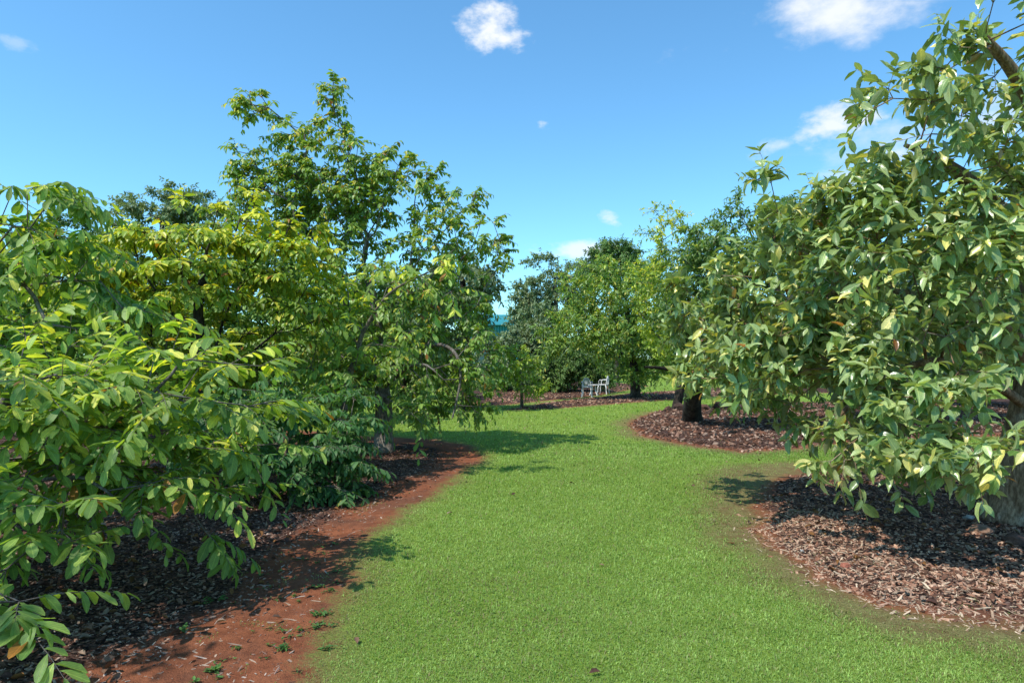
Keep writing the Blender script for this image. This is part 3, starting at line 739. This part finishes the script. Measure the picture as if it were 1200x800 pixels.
# ---- left edge taller tree
make_tree('fruit_tree', 'tree at the left edge reaching up with drooping leaf sprays against the sky', 'tree', (-5.3, 6.2),
    [(-5.2, 6.2, .8), (-5.1, 6.1, 1.6), (-4.9, 6.0, 2.3)],
    [L(20, 248, 62, 16, 5.7, .4, 2.2), L(60, 272, 24, 22, 5.8, .35, 1.), L(0, 305, 80, 30, 5.9, .6), L(70, 345, 90, 42, 6.2, .7, .9), L(30, 400, 90, 40, 6.0, .7, .8), L(160, 385, 50, 26, 6.0, .4, .8), L(-120, 290, 90, 70, 6.2, .8, .8), L(-120, 400, 90, 70, 6.0, .8, .7), ((-5.0, 2.2, 4.4), (1.0, 1.3, .7), .6), L(100, 320, 40, 22, 6, .4, .8)],  # lobe given in world coordinates: unseen overhang, added to shade the left soil
    (.15, .36), spacing=.28, seed=15, tier=.34, flat=.45, level=2, bark=BK_GREY, mat=M_CUS, pal=PAL_CUS, twigs=(2, .42, 12), style='rank', droop=.75, yellow=.05, tipyellow=.3, up=.05, trunk_r=.09, min_z=.6, dead=.008,
    extra_limbs=[(((-5.0, 6.05, 2.0), (-5.6, 5.2, 3.2), (-5.3, 3.6, 4.0), (-5.0, 2.4, 4.3)), .05, .015), (((-5.0, 6.05, 2.0), W(-10, 335, 5.8), W(30, 335, 5.7), W(55, 380, 5.6)), .03, .012)])  # first limb runs out of view to carry the added shading overhang

# ---- background trees
BG = [  # base px,py(ground)->D, label, pal, leaf, lobes, spacing
 ((190, 30.), 'tall dark distant tree whose top shows above the yellow green tree', PAL_GRY, .2, [L(190, 245, 32, 14, 30, 1.3, .9), L(215, 232, 20, 14, 30, 1, .8), L(145, 243, 20, 8, 30, .8, .5), L(235, 250, 26, 16, 30, 1, .9), L(180, 300, 60, 45, 30, 2, .8)], .6, 8.0),
 ((85, 26.), 'distant tree at left showing a small dark top beside the left edge tree', PAL_DRK, .18, [L(88, 272, 22, 18, 26, .9, .7), L(60, 330, 60, 50, 26, 1.8, .7)], .6, 5.),
 ((60, 15.), 'shaded tree behind the left edge tree', PAL_MID, .16, [L(60, 380, 100, 70, 15, 1.6), L(150, 430, 80, 50, 15, 1.4), L(-80, 370, 110, 90, 15, 1.8)], .5, 3.),
 ((330, 17.), 'shaded tree filling the gap behind the yellow green tree', PAL_MID, .16, [L(300, 370, 90, 70, 17, 1.7), L(400, 390, 70, 60, 17, 1.5), L(230, 400, 80, 50, 17, 1.5)], .5, 3.3),
 ((545, 21.), 'dull green drooping tree behind the tall spreading tree on the lawn side', PAL_GRY, .17, [L(540, 335, 44, 36, 21, 1.3, 1.0), L(500, 370, 60, 50, 21, 1.6), L(549, 345, 20, 22, 21, .7, .9)], .48, 4.2),
 ((470, 27.), 'low bushy tree far behind the dark trunk on the left', PAL_DRK, .2, [L(470, 420, 80, 34, 27, 2), L(400, 410, 60, 40, 27, 2)], .65, 2.5),
 ((602, 36.), 'grey green bushy tree below the teal shed', PAL_GRY, .2, [L(610, 405, 26, 24, 35, 1.4), L(578, 415, 24, 24, 35, 1.4), L(638, 385, 26, 28, 35, 1.4), L(615, 440, 46, 20, 34, 1.4)], .6, 2.5),
 ((622, 46.), 'pale grey green tree standing behind the bushy tree near the shed', PAL_GRY, .24, [L(622, 345, 18, 20, 46, 1.4, .9), L(650, 362, 40, 26, 46, 2, 1.), L(625, 370, 24, 18, 46, 1.6)], .75, 6.),
 ((652, 44.), 'wispy tall tree thin against the sky left of the round tree', PAL_GRY, .2, [L(650, 318, 28, 16, 44, 1.5, .35), L(635, 305, 14, 10, 44, .8, .35), L(668, 330, 22, 18, 44, 1.2, .5)], .7, 7.),
 ((722, 55.), 'distant dark domed tree top behind the round tree', PAL_DRK, .26, [L(720, 298, 26, 12, 55, 1.8, 1.3), L(720, 320, 50, 22, 55, 2.6, 1.1)], .8, 8.),
 ((655, 33.), 'dark dense bush behind the white chairs', PAL_DRK, .17, [L(660, 425, 26, 26, 32, 1.2, 1.2), L(640, 440, 26, 20, 32, 1.2, 1.2), L(690, 432, 26, 22, 32, 1.2, 1.2), L(590, 450, 30, 14, 33, 1.2, 1.)], .5, 1.6),
 ((800, 60.), 'distant tree beyond the far soil behind the dark trunk', PAL_DRK, .26, [L(800, 400, 60, 26, 60, 3), L(880, 395, 60, 30, 60, 3)], .9, 4.),
 ((1060, 17.), 'shaded tree in the middle bed behind the large glossy tree', PAL_DRK, .15, [L(1050, 370, 90, 50, 17, 1.8), L(1120, 330, 90, 60, 17, 1.8), L(1000, 400, 50, 30, 17, 1)], .5, 3.2),
 ((1190, 21.), 'far leafy tree at the right behind the thick trunk', PAL_MID, .17, [L(1180, 380, 90, 50, 21, 2), L(1280, 350, 90, 70, 21, 2.4)], .55, 3.4),
 ((980, 38.), 'far bushy tree behind the middle bed', PAL_MID, .22, [L(960, 400, 60, 32, 38, 2.4), L(1060, 395, 60, 36, 38, 2.4), L(1130, 400, 50, 30, 38, 2)], .75, 3.4),
]
for i, ((px, D), lab, pal, lf, lb, spc, th) in enumerate(BG):
    x0 = (px - 600) / FPX * D
    make_tree('background_tree', lab, 'tree', (x0, D), [(x0 + .1, D, th * .35), (x0, D, th * .7), (x0 - .1, D, th)], lb, (lf * 1.1, .5), spacing=spc * .85, seed=40 + i,
              level=0 if D > 25 else 1, bark=BK_DARK, mat=M_FAR, pal=pal, twigs=(4, spc * .95, 11), thinf=.9, droop=.5, yellow=.03, trunk_r=.12 + D * .002, min_z=.3, group='trees of the background rows')
# far shelter rows closing the view beyond: individual small trees
r = np.random.default_rng(77)
rows = []
for i, px in enumerate(range(-140, 1380, 95)):
    D = 66 + r.uniform(-5, 8); x0 = (px - 600) / FPX * D
    rows.append((x0, D))
for i, (x0, D) in enumerate(rows):
    hgt = r.uniform(4.6, 6.5)
    if 440 < 600 + x0 / D * 800 < 640: hgt = 4.2
    lb = [((x0 + r.uniform(-1, 1), D, hgt * .5), (3.6, 2.6, hgt * .42), 1.0), ((x0 + r.uniform(-2, 2), D, hgt * .75), (2.2, 2, hgt * .22), 1.0), ((x0, D, 1.2), (3.5, 2, 1.), .8)]
    make_tree('background_tree', 'tree of the far row closing the view beyond the lawn', 'tree', (x0, D), [(x0, D, hgt * .3), (x0, D, hgt * .6)], lb, (.42, .5), spacing=.95, seed=90 + i,
              level=0, bark=BK_DARK, mat=M_FAR, pal=PAL_DRK if i % 2 else PAL_GRY, thinf=.9, twigs=(4, .9, 12), droop=.5, yellow=.02, trunk_r=.2, min_z=.3, group='far row of trees')

# ------------------------------------------------------------------ loose ground pieces
def chips(name, label, n, region, size, seed, pal, flat=.35, long=2.2, cond=None):
    r = np.random.default_rng(seed)
    (x0, x1, y0, y1) = region
    xx = r.uniform(x0, x1, n); u = r.random(n); yy = y0 * (y1 / y0) ** u
    dd, ii = edges(xx, yy); k = cond(xx, yy, dd, ii, r); xx, yy, dd, ii = xx[k], yy[k], dd[k], ii[k]; n = len(xx)
    zz = height(xx, yy, dd, ii) + size * .15
    T = np.array([(-1, -.7, -1), (.8, -1, -1), (1, .8, -1), (-.7, 1, -1), (-.8, -.6, 1), (.7, -.7, 1), (.9, .7, 1), (-.6, .8, 1)], float)
    T = T[None] + r.normal(0, .22, (n, 8, 3))
    s1 = size * np.minimum(np.exp(r.normal(-.05, .6, n)), 2.3)[:, None]
    sc = np.stack([s1[:, 0] * r.uniform(.8, long, n) * .5, s1[:, 0] * .4, s1[:, 0] * flat * r.uniform(.2, .6, n)], 1)
    T = T * sc[:, None]
    az = r.uniform(0, 6.28, n); ti = r.normal(0, .35, n)
    ct, st = np.cos(ti), np.sin(ti)
    X_ = T[..., 0] * ct[:, None] - T[..., 2] * st[:, None]; Z_ = T[..., 0] * st[:, None] + T[..., 2] * ct[:, None]
    ca, sa = np.cos(az), np.sin(az)
    Vv = np.stack([X_ * ca[:, None] - T[..., 1] * sa[:, None] + xx[:, None], X_ * sa[:, None] + T[..., 1] * ca[:, None] + yy[:, None], Z_ + zz[:, None]], -1).reshape(-1, 3)
    f = np.array([(0, 3, 2, 1), (4, 5, 6, 7), (0, 1, 5, 4), (1, 2, 6, 5), (2, 3, 7, 6), (3, 0, 4, 7)])
    F = ((np.arange(n) * 8)[:, None, None] + f[None]).reshape(-1, 4)
    pc = np.array(pal); c = pc[r.integers(0, len(pc), n)] * r.uniform(1.0, 1.5, (n, 1))
    o = fast_mesh(name, Vv, [F], CHIP, smooth=False, col=np.repeat(c, 8, 0))
    return tag(o, label, 'mulch', kind='stuff')
CHIP = tint_mat('bark_chip', .85, 0, .25, bump=.4)
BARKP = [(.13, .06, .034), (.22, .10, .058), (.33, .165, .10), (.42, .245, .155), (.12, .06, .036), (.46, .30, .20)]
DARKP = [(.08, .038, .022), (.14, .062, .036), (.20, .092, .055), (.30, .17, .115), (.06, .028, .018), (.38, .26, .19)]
chips('bark_mulch', 'chunky reddish brown bark chips around the thick trunk', 75000, (1.6, 9, 3.3, 9.5), .0135, 1, BARKP, cond=lambda x, y, d, i, r: (i == 1) & (d < -.1 + r.normal(0, .12, len(x))))
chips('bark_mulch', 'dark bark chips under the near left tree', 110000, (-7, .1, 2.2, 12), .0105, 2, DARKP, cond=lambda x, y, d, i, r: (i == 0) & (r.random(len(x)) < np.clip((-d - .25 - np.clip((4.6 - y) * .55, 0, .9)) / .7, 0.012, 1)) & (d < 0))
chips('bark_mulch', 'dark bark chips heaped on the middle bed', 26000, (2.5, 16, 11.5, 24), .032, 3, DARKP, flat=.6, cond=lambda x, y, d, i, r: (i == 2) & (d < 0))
chips('bark_mulch', 'bark chips scattered along the far mulch strip', 14000, (-1, 12, 21, 40), .035, 4, BARKP, flat=.5, cond=lambda x, y, d, i, r: (i >= 3) & (d < 0))
chips('straw_litter', 'pale dry straw and twig pieces along the edge of the mulch', 30000, (1.2, 8, 3.3, 7), .008, 5, [(.42, .30, .2), (.5, .38, .26), (.3, .2, .13), (.36, .22, .15)], flat=.3, long=8, cond=lambda x, y, d, i, r: (i == 1) & (np.abs(d + .45) < .5 + r.normal(0, .1, len(x))))
chips('straw_litter', 'pale dry twig bits over the left bed', 9000, (-6, .2, 2.4, 11), .006, 6, [(.34, .24, .17), (.42, .33, .26), (.2, .12, .09)], flat=.3, long=9, cond=lambda x, y, d, i, r: (i == 0) & (d < -.05))
# fallen leaves
def litter(name, label, n, region, seed, cond):
    r = np.random.default_rng(seed); (x0, x1, y0, y1) = region
    xx = r.uniform(x0, x1, n); yy = r.uniform(y0, y1, n); dd, ii = edges(xx, yy); k = cond(xx, yy, dd, ii, r); xx, yy, dd, ii = xx[k], yy[k], dd[k], ii[k]; n = len(xx)
    az = r.uniform(0, 6.28, n); P = np.stack([xx, yy, height(xx, yy, dd, ii) + .012 + .01 * r.random(n)], 1)
    A = np.stack([np.cos(az), np.sin(az), r.normal(0, .25, n)], 1); Nn = np.array([0, 0, 1.]) + r.normal(0, .45, (n, 3))
    S = r.uniform(.03, .09, n); pal = np.array([(.16, .075, .045), (.25, .14, .09), (.34, .24, .17), (.11, .05, .035), (.22, .10, .03)])
    c = pal[r.integers(0, 5, n)] * r.uniform(.7, 1.2, (n, 1))
    e = empty('tmp', (0, 0, 0), 'x', 'x'); o = leaves(name, P, A, Nn, S, S * .45, .9 * r.uniform(.3, 1.6, n), r.uniform(-.5, .5, n), c, LITTER, e, 1)
    o.parent = None; bpy.data.objects.remove(e); tag(o, label, 'leaf litter', kind='stuff')
LITTER = tint_mat('dry_leaf', .8, .1, .3)
litter('leaf_litter', 'brown curled fallen leaves on the bark around the thick trunk', 2600, (1.6, 9, 3.5, 9.5), 21, lambda x, y, d, i, r: (i == 1) & (d < -.15))
litter('leaf_litter', 'brown fallen leaves under the near left tree', 7000, (-7, .2, 2.3, 13), 22, lambda x, y, d, i, r: (i == 0) & (r.random(len(x)) < np.clip((-d - .3) / 1.0, .03, 1)) & (d < 0))
litter('leaf_litter', 'brown fallen leaves over the middle bed', 1500, (2.5, 16, 12, 24), 23, lambda x, y, d, i, r: (i == 2) & (d < 0))

litter('leaf_litter', 'few brown fallen leaves lying on the lawn', 90, (-1.2, 5, 3.2, 12), 24, lambda x, y, d, i, r: (d > .05) & (r.random(len(x)) < np.exp(-d / .8)))

# stones and clods
def stone(px, py, size, col_m, name, label, cat, group=None, flat=.6, seed=0):
    r = np.random.default_rng(seed + int(px)); g = G(px, py)
    import bmesh
    bm = bmesh.new(); bmesh.ops.create_icosphere(bm, subdivisions=3, radius=1)
    dirs = nrm(r.normal(size=(9, 3))); offs = r.uniform(.55, .9, 9)
    for v in bm.verts:
        p = np.array(v.co)
        for dq, of in zip(dirs, offs):
            k = p @ dq
            if k > of: p = p - dq * (k - of) * .85
        p = p * (1 + .05 * r.normal())
        v.co = (p[0] * size * r.uniform(.99, 1.01), p[1] * size * .8, p[2] * size * flat)
    me = bpy.data.meshes.new(name); bm.to_mesh(me); bm.free(); me.materials.append(col_m)
    o = bpy.data.objects.new(name, me); COL.objects.link(o); o.location = (g[0], g[1], hz(g[0], g[1]) + size * flat * .35); o.rotation_euler = (r.normal(0, .15), r.normal(0, .15), r.uniform(0, 6))
    return tag(o, label, cat, group)
M_RED = plain('red_stone', (.36, .12, .07), .9, .45, 30, bump=.8); M_BR = plain('brown_clod', (.15, .075, .05), .95, .5, 22, bump=.9); M_DK = plain('dark_clod', (.075, .042, .03), .95, .5, 18, bump=.9)
M_PALE = plain('pale_stone', (.4, .38, .35), .85, .35, 30, bump=.6); M_TAN = plain('tan_rock', (.28, .16, .10), .9, .4, 14, bump=.8)
stone(991, 669, .042, M_RED, 'stone', 'brick red stone lying in the sunlit straw of the mulch edge', 'stone')
stone(940, 648, .022, M_PALE, 'stone', 'small pale grey stone at the edge of the near mulch', 'stone', flat=.8)
stone(1150, 628, .13, M_TAN, 'rock', 'flat tan rock lying in front of the thick trunk', 'rock', flat=.35)
stone(1192, 640, .11, M_BR, 'rock', 'brown rock right of the flat tan rock by the trunk', 'rock', flat=.5)
stone(1135, 612, .06, M_PALE, 'rock', 'pale angular rock against the foot of the thick trunk', 'rock', flat=.5)
stone(1080, 585, .06, M_DK, 'rock', 'dark lump standing in the shaded mulch left of the trunk', 'rock', flat=.9)
for i, (px, py, s_) in enumerate([(783, 487, .17), (797, 485, .2), (812, 483, .22), (826, 484, .17), (842, 482, .2), (858, 486, .16), (808, 492, .13), (834, 492, .15), (872, 484, .2), (778, 492, .1)]):
    stone(px, py, s_, M_DK if i % 3 else M_BR, 'soil_clod', 'dark soil clod in the heap edging the middle bed', 'clod', 'clods edging the middle bed', flat=.75, seed=i)
for i, (px, py, s_) in enumerate([(900, 590, .03), (930, 610, .035), (1010, 640, .04), (1060, 620, .05), (1110, 660, .035), (1160, 690, .03), (1040, 600, .04), (960, 585, .03), (1090, 640, .05)]):
    stone(px, py, s_, M_BR, 'bark_chunk', 'thick chunk of brown bark lying on the near mulch', 'bark chunk', 'bark chunks on the near mulch', flat=.4, seed=30 + i)

# weeds
WEED = leaf_mat('weed_leaf', .3, .5, .35, veins=False)
def weed(px, py, sz, n, seed, lab, runner=0):
    r = np.random.default_rng(seed); g = G(px, py); z0 = hz(g[0], g[1])
    e = empty('weed', (g[0], g[1], z0), lab, 'weed', 'weeds sprouting from the left soil')
    P, A = [], []
    for k in range(n):
        a = r.uniform(0, 6.28); q = r.uniform(0, 1) * runner
        ox, oy = (q - runner / 2), (q - runner / 2) * .35
        P.append((g[0] + ox + r.normal(0, sz * .3), g[1] + oy + r.normal(0, sz * .3), z0 + .006 + r.uniform(0, sz * .35))); A.append((math.cos(a), math.sin(a), r.uniform(.05, .8)))
    P = np.array(P); A = np.array(A); S = r.uniform(.5, 1.1, n) * sz
    leaves('leaves', P, A, np.array([0, 0, 1.]) + r.normal(0, .2, (n, 3)), S, S * .4, np.full(n, .3), r.uniform(0, .5, n), lerp((.05, .13, .03), (.13, .26, .06), r.random((n, 1))), WEED, e, 1)
    # creeping stems
    Vl, Fl = [], []
    for k in range(3 if not runner else 5):
        j = int(r.integers(0, n)); pts = np.linspace(np.array([g[0], g[1], z0 + .004]), P[j], 5); pts[:, 2] = z0 + .006 + (pts[:, 2] - z0) * .6
        tube_chain(pts, np.full(5, .0018), 4, Vl, Fl)
    fast_mesh('stem', np.concatenate(Vl), [np.concatenate(Fl)], WEED, e, origin=tuple(e.location))
WD = [(250, 784, .05, 26, 'clump of small weeds near the bottom of the photo in red soil', 0), (215, 738, .045, 16, 'upright little weed beside the darker mulch on the left', 0), (330, 760, .05, 22, 'weed patch low in the red soil just left of the lawn corner', .12), (360, 738, .045, 30, 'creeping weed runner reaching toward the lawn edge', .3),
      (277, 757, .03, 12, None, 0), (320, 703, .035, 14, None, .1), (345, 700, .03, 12, None, 0), (252, 702, .05, 16, None, .14), (240, 706, .035, 10, None, 0), (296, 740, .025, 8, None, 0), (370, 690, .04, 20, None, .12), (330, 668, .03, 14, None, 0), (310, 672, .03, 10, None, .08), (375, 722, .05, 24, None, .1), (300, 690, .025, 8, None, 0), (385, 760, .04, 18, None, .1), (350, 655, .035, 14, None, .12), (372, 660, .03, 14, None, 0), (228, 796, .04, 14, None, 0), (385, 640, .04, 20, None, .15), (395, 672, .04, 22, None, .1)]
rw = random.Random(5)
for k in range(26):
    py = rw.uniform(640, 795); edge_x = 395 - max(0, py - 700) * .45 + max(0, 700 - py) * .25
    WD.append((edge_x - abs(rw.gauss(0, 55)) - 4, py, rw.uniform(.018, .034), rw.randint(6, 14), None, rw.choice([0, .06, .12])))
for i, (px, py, sz, n, lab, run) in enumerate(WD):
    weed(px, py, sz * .9, n, 60 + i, lab or 'small green weed seedling in the bare red soil', run)

# ------------------------------------------------------------------ chairs and table
import bmesh
def bm_obj(name, fn, mat, parent, bevel=0):
    bm = bmesh.new(); fn(bm); 
    if bevel: bmesh.ops.bevel(bm, geom=bm.edges[:], offset=bevel, segments=2, affect='EDGES')
    me = bpy.data.meshes.new(name); bm.to_mesh(me); bm.free(); me.materials.append(mat)
    o = bpy.data.objects.new(name, me); COL.objects.link(o); o.parent = parent
    return o
def box(bm, c, s):
    r_ = bmesh.ops.create_cube(bm, size=1)
    for v in r_['verts']: v.co = (v.co.x * s[0] + c[0], v.co.y * s[1] + c[1], v.co.z * s[2] + c[2])
def rod(bm, pts, rad, sides=8):
    Vl, Fl = [], []; tube_chain(np.array(pts, float), np.full(len(pts), rad) if not hasattr(rad, '__len__') else rad, sides, Vl, Fl)
    vs = [bm.verts.new(v) for v in Vl[0]]
    for f in Fl[0]: bm.faces.new([vs[i] for i in f])
    bm.faces.new(vs[:sides][::-1]); bm.faces.new(vs[-sides:])
WHITE = plain('white_paint', (.80, .80, .78), .45, .08, 20)
def chair(px, py, rz, label):
    g = G(px, py); e = empty('garden_chair', (g[0], g[1], hz(g[0], g[1])), label, 'chair', 'white garden chairs', rz)
    def seat(bm):
        n = 18; vs = []
        for zt in (.42, .45):
            vs.append([bm.verts.new((.20 * math.copysign(abs(math.cos(a)) ** .6, math.cos(a)), .20 * math.copysign(abs(math.sin(a)) ** .6, math.sin(a)), zt)) for a in np.linspace(0, 2 * math.pi, n, endpoint=False)])
        bm.faces.new(vs[0][::-1]); bm.faces.new(vs[1])
        for i in range(n): bm.faces.new([vs[0][i], vs[0][(i + 1) % n], vs[1][(i + 1) % n], vs[1][i]])
    bm_obj('seat', seat, WHITE, e)
    for sx, sy in ((-1, -1), (1, -1), (-1, 1), (1, 1)):
        bm_obj('leg', lambda bm: rod(bm, [(sx * .15, sy * .15, .43), (sx * .19, sy * .19, .3), (sx * .185, sy * .19, .15), (sx * .22, sy * .22, 0)], [.022, .026, .02, .018]), WHITE, e)
    def back(bm):
        arc = [(.18 * math.cos(a), .19 + .03 * math.sin(a), .45 + .36 * math.sin(a)) for a in np.linspace(0, math.pi, 13)]
        rod(bm, arc, .018)
        for k in range(5):
            xx = -.12 + .06 * k; rod(bm, [(xx, .19, .45), (xx * .9, .205, .6), (xx * .8, .215, .45 + .36 * math.sqrt(max(0, 1 - (xx / .18) ** 2)))], .013, 6)
        rod(bm, [(-.165, .2, .58), (0, .205, .6), (.165, .2, .58)], .012, 6)
        for k in range(3): rod(bm, [(-.06 + .06 * k + .03 * math.cos(a), .21, .66 + .035 * math.sin(a)) for a in np.linspace(0, 6.283, 9)], .008, 5)
    bm_obj('backrest', back, WHITE, e)
    for sx in (-1, 1):
        bm_obj('armrest', lambda bm: rod(bm, [(sx * .17, .2, .64), (sx * .22, .06, .65), (sx * .22, -.1, .64), (sx * .2, -.15, .58), (sx * .18, -.15, .44)], .015), WHITE, e)
chair(688, 465, R(168), 'white ornate garden chair with rounded back, leftmost beside the low table')
chair(707, 462, R(-115), 'white garden chair at the right of the low table, turned side on')
g = G(696, 463.2); e = empty('garden_table', (g[0], g[1], hz(g[0], g[1])), 'low round white garden table between the two white chairs', 'table')
def top(bm):
    n = 24; vs = []
    for zt in (.45, .475): vs.append([bm.verts.new((.27 * math.cos(a), .27 * math.sin(a), zt)) for a in np.linspace(0, 2 * math.pi, n, endpoint=False)])
    bm.faces.new(vs[0][::-1]); bm.faces.new(vs[1])
    for i in range(n): bm.faces.new([vs[0][i], vs[0][(i + 1) % n], vs[1][(i + 1) % n], vs[1][i]])
bm_obj('tabletop', top, WHITE, e)
for k in range(4):
    a = k * math.pi / 2 + .5
    bm_obj('leg', lambda bm: rod(bm, [(.08 * math.cos(a), .08 * math.sin(a), .45), (.1 * math.cos(a), .1 * math.sin(a), .25), (.2 * math.cos(a), .2 * math.sin(a), .08), (.24 * math.cos(a), .24 * math.sin(a), 0)], [.018, .022, .018, .016]), WHITE, e)

# ------------------------------------------------------------------ teal shed
TEAL = plain('teal_steel', (.02, .30, .33), .45, .15, 3, bump=.05)
TEALR = plain('teal_roof', (.03, .26, .28), .5, .2, 2, bump=.05)
DOOR = plain('shed_door', (.05, .12, .12), .5, .1, 3)
D = 48.; c0 = W(572, 385, D); e = empty('shed', (c0[0], D + 3, 0), 'teal corrugated steel shed glimpsed between the trees', 'shed')
x0, x1, h_ = -1.6, 2.6, 3.9
def walls(bm):
    def corr(p0, p1, n):
        vs = []
        p0 = np.array(p0); p1 = np.array(p1); dr = (p1 - p0); nn = np.array([dr[1], -dr[0]]) / np.linalg.norm(dr)
        for i in range(n + 1):
            q = p0 + dr * i / n + nn * (.03 if (i // 2) % 2 else 0)
            vs.append((bm.verts.new((q[0], q[1], -.1)), bm.verts.new((q[0], q[1], h_))))
        for i in range(n): bm.faces.new((vs[i][0], vs[i + 1][0], vs[i + 1][1], vs[i][1]))
    corr((x0, -3), (x1, -3), 90); corr((x1, -3), (x1, 3), 60); corr((x1, 3), (x0, 3), 90); corr((x0, 3), (x0, -3), 60)
bm_obj('wall', walls, TEAL, e)
def roof(bm):
    P_ = [(x0 - .3, -3.3, h_ + .02), (x1 + .3, -3.3, h_ + .02), (x1 + .3, 0, h_ + .9), (x0 - .3, 0, h_ + .9), (x1 + .3, 3.3, h_ + .02), (x0 - .3, 3.3, h_ + .02)]
    lo = [bm.verts.new(p) for p in P_]; hi = [bm.verts.new((p[0], p[1], p[2] + .08)) for p in P_]
    for q in ((0, 1, 2, 3), (3, 2, 4, 5)): bm.faces.new([hi[i] for i in q]); bm.faces.new([lo[i] for i in q][::-1])
    for a, b_ in ((0, 1), (1, 2), (2, 4), (4, 5), (5, 3), (3, 0)): bm.faces.new((lo[a], lo[b_], hi[b_], hi[a]))
    for xx in (x0, x1):
        bm.faces.new([bm.verts.new(p) for p in ((xx, -3, h_), (xx, 3, h_), (xx, 0, h_ + .85))])
bm_obj('roof', roof, TEALR, e)
bm_obj('door', lambda bm: box(bm, (.2, -3.06, 1.3), (2.2, .06, 2.6)), DOOR, e)
